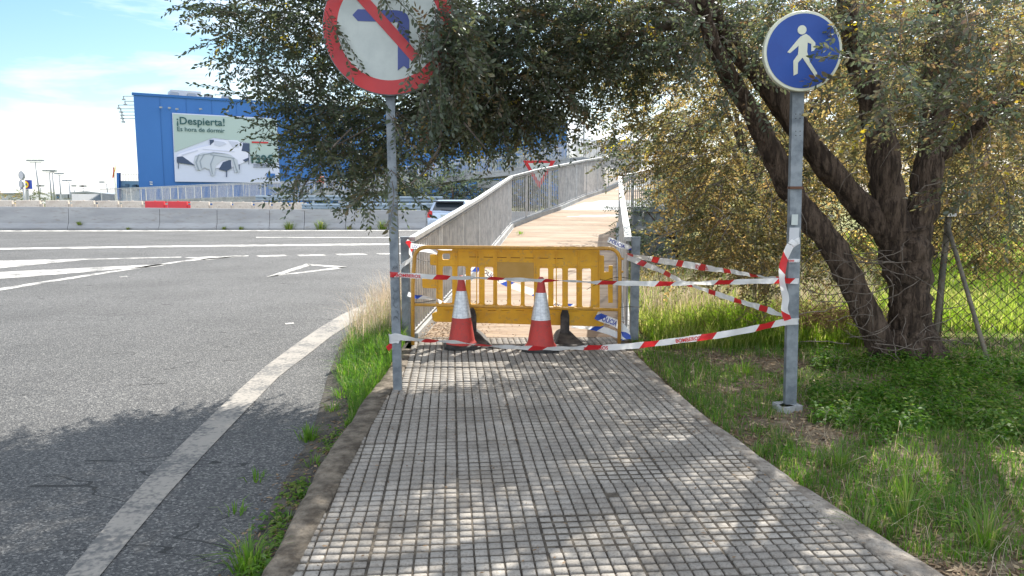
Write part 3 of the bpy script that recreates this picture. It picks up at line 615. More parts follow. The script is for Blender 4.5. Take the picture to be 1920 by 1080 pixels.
# ---- yellow plastic barrier behind
YB = 7.80
def pb(u, v, Y=YB): w = aty(700+u/3.552, 420+v/3.552, Y); return (w.x, w.z)
def rr_(x0, y0, x1, y1, r=9, n=4):
    out = []
    for cx_, cy_, a in ((x1-r, y0+r, -90), (x1-r, y1-r, 0), (x0+r, y1-r, 90), (x0+r, y0+r, 180)):
        for i in range(n+1): aa = R(a+90*i/n); out.append((cx_+r*math.cos(aa), cy_+r*math.sin(aa)))
    return out
pan = [(424,170),(1500,172),(1502,210),(1532,214),(1533,322),(1570,322),(1572,280),(1590,280),(1590,520),(1568,520),(1566,375),(1502,372),(1502,592),(1528,605),(1530,668),(1515,678),(415,646),(398,635),(394,600),(410,590),(428,588),(428,425),(334,422),(330,410),(330,368),(424,366),(424,272),(386,270),(382,258),(382,208),(424,205)]
root = empty('plastic_barrier', (0, YB, 0), 'yellow plastic slatted works barrier with black feet standing behind the tubular frame', 'barrier')
hol = [rr_(455,192,516,240,18)]
for a, c, tp, bt in ((462,526,280,528),(560,616,280,532),(645,708,282,536),(738,802,282,540),(825,890,372,542),(918,982,372,545),(1008,1070,372,548),(1105,1168,288,550),(1196,1262,290,552),(1292,1356,290,553),(1386,1453,292,555)):
    hol.append(rr_(a, tp, c, bt, 14))
for a in (470, 665, 760, 850, 950, 1040, 1200, 1310): hol.append(rr_(a, 566+a*.012-5, a+58, 575+a*.012-5, 3))
V_, F_ = plate([[pb(*p) for p in pan]], [[pb(*p) for p in h] for h in hol], .035, .006)
g = MB(); g.add([(v[0], YB+v[2], v[1]) for v in V_], F_); part(g, 'panel', M['yellow'], root)
g = MB()
for u_ in (424, 555, 689, 822, 1072, 1218, 1365, 1502):
    a = pb(u_, 176); c = pb(u_, 556); g.bar((a[0], YB-.024, a[1]), (c[0], YB-.024, c[1]), .010, .016, up=Vector((0,1,0)))
for a0_, a1_ in ((424,1500),): 
    for v_ in (180, 272):
        a = pb(a0_, v_-2); c = pb(a1_, v_+8); g.bar((a[0], YB-.020, a[1]), (c[0], YB-.020, c[1]), .008, .008)
part(g, 'rib', M['yellow'], root)
for a0_, a1_ in ((640,702),(735,797),(825,887),(915,977),(1008,1066),(1105,1165),(1200,1262)):
    g = MB(); a = pb(a0_, 218+(a0_-640)*.018); c = pb(a1_, 218+(a1_-640)*.018); g.bar((a[0], YB-.0185, a[1]), (c[0], YB-.0185, c[1]), .004, .008); part(g, 'groove', M['yellowdark'], root)
for u_, v_, r_ in ((722,605,26),(1185,620,26),(1425,228,30)):
    a = pb(u_, v_); g = MB(); rr0 = r_/3.552*YB/F
    V2, F2 = plate([circ(rr0, 28)], [circ(rr0*.78, 28)], .008); g.add([(a[0]+v[0], YB-.02+v[2], a[1]+v[1]) for v in V2], F2); part(g, 'moulded_ring', M['yellow'], root)
V2, F2 = plate([[pb(*p) for p in ((820,252),(1070,256),(1070,374),(820,368))]], [], .006); g = MB(); g.add([(v[0], YB-.024+v[2], v[1]) for v in V2], F2); part(g, 'name_plate', M['plate'], root)
for u_, w_ in ((660, 1), (1272, 1)):
    a = pb(u_, 700); x = a[0]; g = MB()
    g.v = [(x-.12,YB-.40,0),(x+.22,YB-.40,0),(x+.13,YB+.30,0),(x-.10,YB+.30,0),(x-.10,YB-.37,.022),(x+.18,YB-.37,.022),(x+.07,YB+.26,.06),(x-.07,YB+.26,.06),(x-.05,YB-.06,.11),(x+.05,YB-.06,.11),(x+.04,YB+.05,.12),(x-.04,YB+.05,.12)]
    g.f = [(0,3,2,1),(0,1,5,4),(1,2,6,5),(2,3,7,6),(3,0,4,7),(4,5,9,8),(5,6,10,9),(6,7,11,10),(7,4,8,11)]; g.m = [0]*9; g.sm = [False]*9
    V2, F2 = plate([[(-.040,.05),(.040,.05),(.038,.20),(.038,.28),(.022,.335),(.008,.355),(-.008,.355),(-.022,.335),(-.038,.28),(-.038,.20)]], [], .05, .008)
    g.add([(x+v[0], YB-.07+v[2], v[1]) for v in V2], F2); g.add([(8,0,0)]*0, [])
    g.f.append((8,9,10,11)); g.m.append(0); g.sm.append(False); part(g, 'foot', M['dusty'], root)
# ---- tubular frame in front
YF = 7.58
def pf(px, py): return aty(px, py, YF)
root = empty('tubular_barrier', (0, YF, 0), 'yellow steel tube crowd barrier frame with rounded corners across the start of the ramp', 'barrier')
g = MB(); xl, xr_ = pf(776,640).x, pf(1161,640).x; zt = pf(960,463.5).z; rad = .115; pts = [(xl-.012, YF, .0)]
pts += [(xl, YF, zt-rad-.25)]
for i in range(7): a = R(180-15*i); pts.append((xl+.02+rad+rad*math.cos(a), YF, zt-rad+rad*math.sin(a)))
for i in range(7): a = R(90-15*i); pts.append((xr_-.01-rad+rad*math.cos(a), YF, zt-rad-.012+rad*math.sin(a)))
pts += [(xr_-.003, YF, zt-rad-.25), (xr_, YF, -.0)]
g.tube(pts, .0195, 12); part(g, 'frame_tube', M['yellowtube'], root)
g = MB(); g.tube([(xl, YF, pf(780,571).z), (xr_, YF, pf(1160,581).z)], .016, 10); part(g, 'lower_rail', M['yellowtube'], root)
g = MB(); 
for x in (xr_,): g.tube([(x, YF-.005, pf(1160,484).z), (x+.028, YF-.01, pf(1160,486).z)], .012, 8); g.tube([(x, YF-.005, pf(1160,508).z), (x+.028, YF-.01, pf(1160,510).z)], .012, 8)
part(g, 'hinge_lug', M['yellowtube'], root)

# ---- cones
def cone(px, py, label, rz, tilt=0):
    p = at(px, py); root = empty('traffic_cone', p, label, 'traffic cone', 'traffic cones in front of the barrier', rz=rz)
    g = MB(); w = .183; ch = .065; o = [(w-ch,-w),(w,-w+ch),(w,w-ch),(w-ch,w),(-w+ch,w),(-w,w-ch),(-w,-w+ch),(-w+ch,-w)]; z = [(1.0,0),(1.0,.022),(.93,.034),(.76,.040)]
    for s_, zz in z: g.v += [(x*s_, y*s_, zz) for x, y in o]
    for i in range(3): g.f += [(i*8+j, i*8+(j+1) % 8, i*8+8+(j+1) % 8, i*8+8+j) for j in range(8)]
    g.f += [tuple(range(8))[::-1], tuple(range(24, 32))]; g.m = [0]*len(g.f); g.sm = [False]*len(g.f); o_ = g.build('base', M['black']); o_.parent = root
    def rad_(z_): return .138-(.138-.030)*(z_-.04)/(.70-.04)
    g = MB(); g.lathe((0,0,0), [(.160,.034),(.150,.05),(.139,.062)]+[(rad_(z_), z_) for z_ in (.08,.2,.30,.56,.64,.70)]+[(.028,.715),(.017,.727),(.001,.729)], 36); o_ = g.build('cone_body', M['conered']); o_.parent = root
    g = MB(); g.lathe((0,0,0), [(rad_(z_)+.0025, z_) for z_ in (.305,.38,.45,.52,.575)], 36); o_ = g.build('reflective_sleeve', M['conerefl']); o_.parent = root
    g = MB()
    for z_ in (.32+.03*i for i in range(9)): g.lathe((0,0,0), [(rad_(z_)+.0033, z_), (rad_(z_+.0015)+.0033, z_+.0015)], 36)
    for a in range(10): aa = a*.628+.3; g.bar((math.cos(aa)*(rad_(.305)+.003), math.sin(aa)*(rad_(.305)+.003), .305), (math.cos(aa)*(rad_(.575)+.003), math.sin(aa)*(rad_(.575)+.003), .575), .0015, .0015)
    o_ = g.build('sleeve_seam', M['grey']); o_.parent = root
    return root
cone(866, 650, 'red traffic cone with silver sleeve in front of the left part of the yellow barrier', .15); cone(1014, 655, 'red traffic cone with silver sleeve before the middle of the yellow barrier', -.1)

# ---- barrier tapes
def tapemat(name, colA, colB, per, frac, slant):
    m = bpy.data.materials.new(name); m.use_nodes = True; t = m.node_tree; b = t.nodes['Principled BSDF']; l = t.links.new; b.inputs['Roughness'].default_value = .35; b.inputs['Specular IOR Level'].default_value = .5
    uv = t.nodes.new('ShaderNodeUVMap'); uv.uv_map = 'UVMap'; s = t.nodes.new('ShaderNodeSeparateXYZ'); l(uv.outputs[0], s.inputs[0])
    ma = t.nodes.new('ShaderNodeMath'); ma.operation = 'MULTIPLY_ADD'; ma.inputs[1].default_value = slant; l(s.outputs[1], ma.inputs[0]); l(s.outputs[0], ma.inputs[2])
    d = t.nodes.new('ShaderNodeMath'); d.operation = 'DIVIDE'; d.inputs[1].default_value = per; l(ma.outputs[0], d.inputs[0]); fr = t.nodes.new('ShaderNodeMath'); fr.operation = 'FRACT'; l(d.outputs[0], fr.inputs[0])
    lt = t.nodes.new('ShaderNodeMath'); lt.operation = 'LESS_THAN'; lt.inputs[1].default_value = frac; l(fr.outputs[0], lt.inputs[0])
    mi = t.nodes.new('ShaderNodeMixRGB'); mi.inputs[1].default_value = (*colA, 1); mi.inputs[2].default_value = (*colB, 1); l(lt.outputs[0], mi.inputs[0]); l(mi.outputs[0], b.inputs['Base Color'])
    tr = t.nodes.new('ShaderNodeBsdfTranslucent'); l(mi.outputs[0], tr.inputs[0]); ms = t.nodes.new('ShaderNodeMixShader'); ms.inputs[0].default_value = .38; o = t.nodes['Material Output']; l(b.outputs[0], ms.inputs[1]); l(tr.outputs[0], ms.inputs[2]); l(ms.outputs[0], o.inputs[0])
    return m
M['tapeR'] = tapemat('tape_red_white', (.80,.80,.80), (.62,.03,.035), .42, .27, -.9); M['tapeB'] = tapemat('tape_blue_white', (.80,.82,.84), (.03,.09,.48), .36, .22, -.9)
M['inkR'] = mat('tape_ink_red', (.55,.03,.04), .5); M['inkB'] = mat('tape_ink_blue', (.03,.06,.38), .5); M['taped'] = mat('tape_pale', (.72,.75,.80), .4)
def catmull(P, n=8):
    out = []
    for i in range(len(P)-1):
        p0, p1, p2, p3 = P[max(0,i-1)], P[i], P[i+1], P[min(len(P)-1,i+2)]
        for j in range(n):
            t = j/n; out.append(.5*((2*p1)+(p2-p0)*t+(2*p0-5*p1+4*p2-p3)*t*t+(-p0+3*p1-3*p2+p3)*t**3))
    return out+[P[-1]]
def tape(name, P, label, cat='tape', w=.055, tw=None, m='tapeR', ink='inkR', words=(), u0=0.0, group=None, txt='BOMBEROS', face=Vector((0,-1,0))):
    """P world points; tw: twist angle (radians) at each point"""
    tw = tw or [0]*len(P); Q = catmull([Vector(p) for p in P]); T = catmull([Vector((a, 0, 0)) for a in tw]); n = len(Q)
    d = [u0]
    for a, b in zip(Q, Q[1:]): d.append(d[-1]+(b-a).length)
    fr = []
    for i in range(n):
        t = (Q[min(i+1,n-1)]-Q[max(i-1,0)]).normalized(); wv = face.cross(t); wv.normalize()
        if wv.z < 0 and abs(t.z) < .8: wv = -wv
        th = T[i].x+.12*math.sin(d[i]*9.0+u0*3); wv = Matrix.Rotation(th, 3, t) @ wv; nv = t.cross(wv); 
        if nv.dot(face) < 0: nv = -nv
        fr.append((Q[i], wv, nv))
    rows = 3; V = []; UV = []
    for i, (q, wv, nv) in enumerate(fr):
        for r in range(rows):
            v = (r/(rows-1)-.5)*w; V.append(q+wv*v+nv*.004*math.sin(d[i]*31+r*1.3)*(1 if r != 1 else -1)); UV.append((d[i], v))
    Fs = [(i*rows+r, (i+1)*rows+r, (i+1)*rows+r+1, i*rows+r+1) for i in range(n-1) for r in range(rows-1)]
    me = bpy.data.meshes.new(name); me.from_pydata([tuple(v) for v in V], [], Fs); me.materials.append(M[m]); ul = me.uv_layers.new(name='UVMap')
    for lp in me.loops: ul.data[lp.index].uv = UV[lp.vertex_index]
    for p in me.polygons: p.use_smooth = True
    o = bpy.data.objects.new(name, me); C.objects.link(o); ts(o, label, cat, group)
    def pt(u, v):
        for i in range(n-1):
            if d[i+1] >= u or i == n-2:
                k = (u-d[i])/(d[i+1]-d[i]+1e-9); a, b = fr[i], fr[i+1]; nn = a[2].lerp(b[2], k); return a[0].lerp(b[0], k)+a[1].lerp(b[1], k)*v+nn*.0065
    for (ua, ub, hs) in words:
        V_, F_, wt = text_geo(txt, .025); ys = [y for _, y in V_]; hm = max(ys)
        mb = MB(); mb.add([pt(u0+ua+(ub-ua)*x/wt, (y/hm-.5)*w*.62*hs) for x, y in V_], F_); tx = mb.build('tape_lettering', M[ink]); tx.parent = o
    return o
def TP(lst): return [aty(x, y, Y) for x, y, Y in lst]
ya, yb = YS-.05, YR-.045
def lerpY(x, x0=738, x1=1490): return ya+(yb-ya)*(x-x0)/(x1-x0)
T1 = [(731,514,YS-.0),(734,515,ya),(758,516,ya),(800,518.5,0),(850,521,0),(900,521,0),(960,524,0),(1020,526,0),(1060,526.5,0),(1115,529.5,0),(1170,531,0),(1240,532,0),(1300,531,0),(1370,529,0),(1430,527,0),(1470,526.5,yb),(1494,527,yb),(1498,527,YR)]
T1 = [(x, y, Y or lerpY(x)) for x, y, Y in T1]
tape('barrier_tape', TP(T1), 'upper red and white fire brigade tape stretched level between the two sign posts', w=.040, tw=[0,0,0,.2,.7,.9,.7,1.0,1.15,.8,.5,.25,.7,.5,.1,0,0,0], words=((.09,.29,1),), u0=.02)
T2 = [(731,630,YS),(734,632,ya),(752,633,ya),(800,639,0),(850,641,0),(900,647,0),(960,651,0),(1030,653.5,0),(1100,652,0),(1160,650.5,0),(1220,645,0),(1290,636,0),(1350,628,0),(1410,617,0),(1450,608,0),(1472,604,yb),(1494,602.5,yb),(1498,602,YR)]
T2 = [(x, y, Y or lerpY(x)) for x, y, Y in T2]
tape('barrier_tape', TP(T2), 'lower red and white tape sagging just above the ground in front of the cones', w=.047, tw=[0,0,.3,1.0,.9,1.05,.8,.7,.6,.25,.1,.1,0,0,.1,0,0,0], words=((1.56,1.74,1),(2.24,2.42,1)), u0=.11)
pr = Vector((1.36, 7.92, 0))
def rp_(x, y, f): return aty(x, y, 7.9+(YR-7.9)*f)
tape('barrier_tape', [rp_(1176,478,0), rp_(1200,482,.08), rp_(1240,489,.2), rp_(1275,494,.32), rp_(1310,500,.45), rp_(1370,509,.66), rp_(1430,519,.85), rp_(1468,523,.97), rp_(1479,524,.99)], 'red and white tape from the ramp end post running level to the blue sign post', w=.062, tw=[.8,.7,.3,0,.1,.8,.9,.6,.3], words=((1.2,1.42,1),), u0=.0)
tape('barrier_tape', [rp_(1176,482,0), rp_(1200,492,.08), rp_(1240,508,.2), rp_(1280,529,.34), rp_(1320,543,.5), rp_(1380,563,.7), rp_(1430,578,.87), rp_(1466,590,.97), rp_(1480,592,.99)], 'twisted red and white tape slanting down from the ramp end post', w=.058, tw=[.2,.2,.6,.9,.8,.6,.5,.8,.3], u0=.21)
tape('barrier_tape', [aty(x, y, YR-.07) for x, y in ((1490,452),(1481,462),(1473,480),(1468,498),(1466,520),(1469,540),(1473,560),(1471,580),(1477,600))], 'loose red and white tape hanging down the left side of the blue sign post', w=.05, tw=[.6,.3,.1,.4,.9,1.0,.5,.6,.3], u0=.3)
for y0_, y1_, lb in ((462,452,'topmost white wrap of red lettered tape round the blue sign post'),(487,490,'narrow wrap of red lettered tape below the top wrap on the blue sign post')):
    tape('barrier_tape', [aty(1476, y0_+3, YR+.02), aty(1478, y0_+2, YR-.035), aty(1488, (y0_+y1_)/2, YR-.036), aty(1498, y1_-1, YR-.035), aty(1499.5, y1_-2, YR+.02)], lb, w=.045 if y0_ < 470 else .024, m='taped' if False else 'tapeR', u0=.14 if y0_<470 else .16, words=((.04,.10,.9),), txt='BOMB')
tape('barrier_tape', [aty(730, 634, YS+.01), aty(731.5, 636, YS-.032), aty(742, 634, YS-.033), aty(751, 636, YS-.033), aty(753, 637, YS+.01)], 'crumpled white tape knot wrapped low round the post of the no left turn sign', w=.075, m='tapeR', u0=.15)
tape('barrier_tape', [aty(736, 645, YS+.06), aty(731, 650, YS+.1), aty(726, 654, YS+.12)], 'short loose end of red tape lying behind the foot of the red ringed sign post', w=.04, m='tapeR', u0=.0)
# tape round the left end post
YL = 7.86
tape('barrier_tape', [aty(x, y, YL) for x, y in ((762,452),(766,455),(771,463),(769,474),(772,482),(768,488),(760,493),(753,499),(748,505))], 'red tape knotted round the top of the left ramp end post with a loose tail', w=.05, tw=[.3,.2,.3,.5,.9,.6,.3,.8,.4], u0=.0)
BG = 'blue and white police tapes around the ramp entrance'
def PT(name, pts, Y, label, w, tw=None, words=(), u0=0.0, txt='POLICIA LOCAL'):
    return tape(name, [aty(x, y, Y+dy) for x, y, dy in pts], label, w=w, tw=tw, m='tapeB', ink='inkB', words=words, u0=u0, txt=txt, group=BG)
PT('police_tape', [(770,461,0),(782,462,0),(800,463,-.05),(830,466,0),(848,467,.02)], 7.72, 'blue lettered police tape along the top left corner of the yellow frame', .06, [.0,.3,.9,1.1,1], ((.02,.13,1),), .1, 'LOCAL')
PT('police_tape', [(782,471,0),(795,470,0),(808,471,0),(820,474,0)], 7.70, 'short pale police tape under the top left corner of the yellow frame', .04, [.8,.6,.3,.2], (), .12)
PT('police_tape', [(765,551,0),(778,556,-.02),(800,558,0),(818,562,0),(828,568,0)], 7.70, 'blue and white police tape tied low on the left end post', .05, [.2,.6,.9,.8,.6], (), .3)
PT('police_tape', [(884,503,0),(900,505,0),(925,518,0),(955,533,0),(990,545,0),(1020,556,0),(1045,573,0),(1075,575,.1)], 8.05, 'long police tape slanting behind the slats of the yellow barrier with blue stripes', .075, [.2,0,.1,0,.1,0,.2,.4], ((.10,.34,1),(.99,1.13,1)), .33, 'POLICIA')
PT('police_tape', [(1118,591,.0),(1128,596,0),(1145,602,0),(1160,609,-.03),(1172,622,-.08),(1175,636,-.1)], 7.66, 'police tape with large blue lettering at the bottom right corner of the yellow barrier', .085, [0,0,.05,.1,.2,.2], ((.045,.24,1),), .0, 'POLICIA')
PT('police_tape', [(1072,610,0),(1100,612,0),(1130,618,0),(1155,627,0),(1172,634,0)], 7.9, 'pale folded police tape trailing on the deck beneath the right end of the barrier', .07, [.3,.4,.3,.2,.2], (), .13)
PT('police_tape', [(1140,449,0),(1150,453,0),(1162,459,0),(1175,463,-.03),(1184,466,-.05)], 7.9, 'bunched police tape tied at the top of the right ramp end post', .06, [.1,0,.1,.4,.8], ((.02,.20,1),), .1, 'POLICIA')
# black wires holding the barriers
def wire(pts, label, r=.003):
    g = MB(); g.tube(catmull([Vector(p) for p in pts], 5), r, 5); ts(part(g, 'tie_wire', M['blackwire']), label, 'wire')
wire([aty(774,482,7.6), aty(790,488,7.66), aty(806,491,7.74)], 'black tie wire at the upper left of the barrier')
wire([aty(766,568,7.75), aty(790,567,7.6), aty(815,563,7.7), aty(845,556,8.0), aty(852,543,8.2)], 'long black tie wire low on the left side of the barrier')
wire([aty(1182,522,7.85), aty(1160,520,7.57), aty(1140,524,7.7), aty(1118,533,7.77), aty(1100,543,7.8)], 'black tie wire at the right of the barrier, slanting down to the panel')
wire([aty(1184,526,7.85), aty(1150,527,7.56), aty(1125,524,7.72)], 'short level black tie wire round the right leg of the frame')
wire([aty(1162,576,7.56), aty(1180,575,7.6), aty(1202,575,7.65), aty(1203,562,7.65)], 'black wire sticking out to the right over the grass')

# ---- water filled barriers behind the wall
YW = 41.0
def wbarrier(x0, x1, m, label):
    a = aty(x0, 392, YW); b = aty(x1, 392, YW); w = b.x-a.x; root = empty('water_barrier', ((a.x+b.x)/2, YW, ZR), label, 'road barrier', 'plastic water barriers beyond the concrete wall')
    zt_ = aty(x0, 375.5+max(0,(x0-100))*.0095, YW).z-ZR; g = MB(); prof = [(-.25,0),(-.25,.12),(-.12,.42),(-.09,zt_-.02),(-.06,zt_),(.06,zt_),(.09,zt_-.02),(.12,.42),(.25,.12),(.25,0)]; n = len(prof)
    for x in (-w/2, w/2): g.v += [(x, y, z) for y, z in prof]
    g.f = [(k_, k_+1, n+k_+1, n+k_) for k_ in range(n-1)]+[tuple(range(n-1,-1,-1)), tuple(range(n, 2*n))]; g.m = [0]*len(g.f); g.sm = [False]*len(g.f)
    o_ = g.build('body', m); o_.parent = root
    g = MB(); g.box((w/2+.07, 0, zt_-.30), (.16, .10, .22)); g.box((w/2+.10, 0, zt_-.06), (.10, .08, .08)); o_ = g.build('coupling', m); o_.parent = root
    g = MB(); g.lathe((0,0,zt_), [(.05,0),(.05,.025),(.001,.03)], 10); o_ = g.build('filler_cap', m); o_.parent = root
M['wbw'] = mat('barrier_white', (.50,.43,.36), .6, c2=(.58,.52,.45), scale=2, c3=(.38,.31,.26)); M['wbr'] = mat('barrier_red', (.62,.05,.06), .5, c2=(.55,.05,.06), scale=3)
names = ['leftmost','second from the left','third from the left','fourth from the left','fifth from the left, its right half in front of the low buildings','last before the two red ones']
seg = [(-130,-85),(-78,-30),(-22,25),(33,77),(88,130),(138,178),(186,223),(231,268),(274,309),(317,352),(359,393),(400,434),(439,473),(479,507),(513,540),(546,570)]
lbl = {2:'cream plastic water barrier cut off by the left edge of the photo',3:'cream plastic water barrier in front of the two oval signs',4:'cream plastic water barrier below the tallest triple lamp post',5:'cream plastic water barrier with a small red coupling at its left end',6:'cream plastic water barrier below the low pale shed',7:'cream plastic water barrier immediately left of the red ones',8:'left one of the two red plastic water barriers',9:'right one of the two red plastic water barriers',10:'cream plastic water barrier immediately right of the red ones',11:'second cream plastic water barrier right of the red ones',12:'third cream plastic water barrier right of the red ones, below the billboard price',13:'fourth cream water barrier right of the red ones, under hanging leaves',14:'fifth cream water barrier right of the red ones, under hanging leaves',15:'last cream water barrier, ending where the double guardrail starts',0:'far left cream water barrier outside the photo',1:'cream water barrier just outside the photo'}
for i, (x0, x1) in enumerate(seg):
    if i < 2: continue
    wbarrier(x0, x1, M['wbr'] if i in (8, 9) else M['wbw'], lbl[i])
# guardrail
M['guard'] = mat('guardrail_steel', (.22,.29,.36), .5, .4, c2=(.30,.37,.43), scale=3)
def guard(x0, x1, Y, zs, label, wps):
    a = aty(x0, 385, Y); b = aty(x1, 385, Y); root = empty('guardrail', ((a.x+b.x)/2, Y, ZR), label, 'guardrail')
    for z in zs:
        g = MB(); pr_ = [(-.0,-.15),(-.05,-.11),(-.05,-.05),(.0,-.02),(.0,.02),(-.05,.05),(-.05,.11),(0,.15)]; k_ = len(pr_)
        g.v = [(a.x, Y+y, z+zz) for y, zz in pr_]+[(b.x, Y+y, z+zz) for y, zz in pr_]+[(a.x, Y+y+.012, z+zz) for y, zz in pr_]+[(b.x, Y+y+.012, z+zz) for y, zz in pr_]
        g.f = [(i, i+1, k_+i+1, k_+i) for i in range(k_-1)]+[(2*k_+i, 3*k_+i, 3*k_+i+1, 2*k_+i+1) for i in range(k_-1)]; g.m = [0]*len(g.f); g.sm = [False]*len(g.f); part(g, 'rail_beam', M['guard'], root)
    x = a.x+.3
    while x < b.x: g = MB(); g.box((x, Y+.09, (zs[-1]+ZR+.1)/2), (.1, .12, zs[-1]-ZR+.1)); part(g, 'rail_post', M['guard'], root); x += wps
guard(566, 800, 40.2, (.98, ), 'double steel guardrail following the cream water barriers behind the wall', 2.0)
guard(640, 830, 42.5, (1.0, 1.36), 'steel guardrail standing higher behind the front one near the silver car', 2.0)
guard(480, 674, 43.5, (1.42,), 'single steel guardrail above the cream water barriers under the hanging leaves', 3.0)

# ---- car
def car(pos, rz):
    root = empty('parked_car', pos, 'silver blue estate car seen from behind through the ramp railing', 'car', rz=rz); root.name = 'car'
    mc = mat('car_paint', (.42,.50,.62), .25, .5, spec=.6); gl = mat('car_glass', (.03,.04,.05), .08, spec=.9); tl_ = mat('tail_light', (.55,.02,.02), .2); ty = M['black']; rim = M['galv_light']; bl = mat('black_trim', (.015,.015,.015), .5)
    secs = [(-2.15,.84,.30,.62),(-2.12,.88,.26,.95),(-1.2,.90,.2,.98),(1.0,.90,.2,.96),(1.75,.86,.22,.86),(2.1,.74,.30,.66)]
    g = MB(); prof = lambda w, z0, z1: [(-w*.9,z0),(-w,z0+.12),(-w*1.01,(z0+z1)/2),(-w*.97,z1-.06),(-w*.88,z1),(w*.88,z1),(w*.97,z1-.06),(w*1.01,(z0+z1)/2),(w,z0+.12),(w*.9,z0)]
    for y, w, z0, z1 in secs: g.v += [(x, y, z) for x, z in prof(w, z0, z1)]
    for i in range(len(secs)-1): g.f += [(i*10+j, i*10+(j+1) % 10, i*10+10+(j+1) % 10, i*10+10+j) for j in range(10)]
    k_ = len(secs)-1; g.f += [tuple(range(9,-1,-1)), tuple(range(k_*10, k_*10+10))]; g.m = [0]*len(g.f); g.sm = [False]*len(g.f)
    sec = [(-2.08,.80,.94,.80,.96),(-1.72,.76,1.38,.70,1.42),(-1.4,.74,1.44,.68,1.48),(.0,.74,1.44,.68,1.48),(.45,.72,1.38,.66,1.42),(1.15,.80,.93,.78,.95)]
    b0_ = len(g.v)
    for y, w, z, w2, z2 in sec: g.v += [(-.86,y,.90),(-w,y,z),(-w2,y,z2),(w2,y,z2),(w,y,z),(.86,y,.90)]
    for i in range(5): g.f += [(b0_+i*6+j, b0_+i*6+j+1, b0_+i*6+7+j, b0_+i*6+6+j) for j in range(5)]
    g.m = [0]*len(g.f); g.sm = [False]*len(g.f); o_ = g.build('body', mc); o_.parent = root
    def q(name, pts, m):
        g = MB(); c_ = Vector((0,-.2,1.0)); P = [Vector(p) for p in pts]; nn = (P[1]-P[0]).cross(P[2]-P[0]).normalized()
        if nn.dot(sum(P, Vector())/len(P)-c_) < 0: nn = -nn; P = P[::-1]
        k2 = len(P); g.add([p+nn*.012 for p in P]+[p-nn*.01 for p in P], [tuple(range(k2))]+[(k2+i, k2+(i+1) % k2, (i+1) % k2, i) for i in range(k2)]); o_ = g.build(name, m); o_.parent = root; return o_
    q('rear_window', [(-.70,-2.02,1.02),(.70,-2.02,1.02),(.64,-1.76,1.35),(-.64,-1.76,1.35)], gl); q('windscreen', [(-.74,1.08,.97),(.74,1.08,.97),(.64,.50,1.37),(-.64,.50,1.37)], gl)
    for s in (-1, 1):
        q('side_window', [(s*.835,-1.9,1.0),(s*.835,.95,1.0),(s*.735,.40,1.36),(s*.745,-1.6,1.38)], gl)
        q('tail_light', [(s*.86,-2.15,.72),(s*.66,-2.17,.72),(s*.66,-2.13,1.0),(s*.84,-2.10,1.05)], tl_)
        q('side_light', [(s*.895,-2.10,.72),(s*.905,-1.85,.75),(s*.89,-1.85,.95),(s*.885,-2.08,1.0)], tl_)
        g = MB(); g.bar((s*.70,-1.5,1.50),(s*.68,.1,1.50), .03, .03); o_ = g.build('roof_rail', bl); o_.parent = root
        for y in (-1.3, 1.35):
            w = MB(); w.tube([(s*.72,y,.32),(s*.93,y,.32)], .32, 20); wo_ = w.build('wheel', ty); wo_.parent = root; w = MB(); w.tube([(s*.92,y,.32),(s*.945,y,.32)], .2, 14); r_ = w.build('rim', rim); r_.parent = wo_
    g = MB(); g.box((0,-1.85,1.415), (1.3,.28,.04)); o_ = g.build('spoiler', bl); o_.parent = root
    g = MB(); g.box((0,-2.19,.36), (1.5,.1,.2)); o_ = g.build('bumper', bl); o_.parent = root
    g = MB(); g.box((0,-2.165,.80), (.52,.02,.11)); o_ = g.build('number_plate', M['white']); o_.parent = root
    g = MB(); g.bar((0.2,-2.05,1.03),(-.3,-2.03,1.06), .03, .02); o_ = g.build('wiper', bl); o_.parent = root
pc = at(868, 427, ZR); car(Vector((pc.x+.35, 34.3, ZR)), R(-16))

# ---- far left: lamp posts, signs, flag, low buildings
def lamp(px, py, Y, arms, label, lean=0.0):
    t_ = aty(px, py, Y); b_ = Vector((t_.x+lean, Y, -.25)); root = empty('lamp_post', b_, label, 'lamp post', 'slim lamp posts of the far car park'); k_ = Y/F
    g = MB(); g.tube([b_, t_], [.09*Y/100+.03, .05*Y/100+.03], 6); part(g, 'pole', M['grey'], root)
    g = MB(); xs = [t_.x+a*k_ for a in arms]; g.bar((min(xs+[t_.x]), Y, t_.z), (max(xs+[t_.x]), Y, t_.z), .08, .08); part(g, 'cross_arm', M['grey'], root)
    for x in xs: g = MB(); g.box((x, Y, t_.z+.25*Y/100), (.55*Y/90, .4, .22*Y/100)); part(g, 'lamp_head', M['grey'], root)
lamp(66.5, 304.5, 100, (-11, 0, 11), 'tallest of the far lamp posts with three lamp heads on a crossbar', .25)
lamp(93, 323.5, 130, (-8, 0, 8), 'left one of the close pair of double lamp posts')
lamp(98.5, 324.5, 135, (0, 3.5), 'right one of the close pair of lamp posts, its head dark')
lamp(111.5, 329, 140, (-4, 4), 'lamp post with two small heads right of the close pair')
lamp(130, 342, 150, (-8, 0), 'lamp post with one arm reaching left above the low shed')
lamp(156, 352.5, 170, (-2, 2), 'short far lamp post with two heads on the shed roof line')
lamp(200.5, 345, 150, (-9,), 'thin lamp post with one arm reaching left beside the flag pole')
lamp(76, 352, 190, (-3,3), 'faint small lamp post between the tallest one and the close pair'); lamp(139, 352, 190, (0,), 'faint thin pole behind the low shed')
lamp(1097, 60, 62, (-8,), 'thin pale mast rising beside the right corner of the blue store')
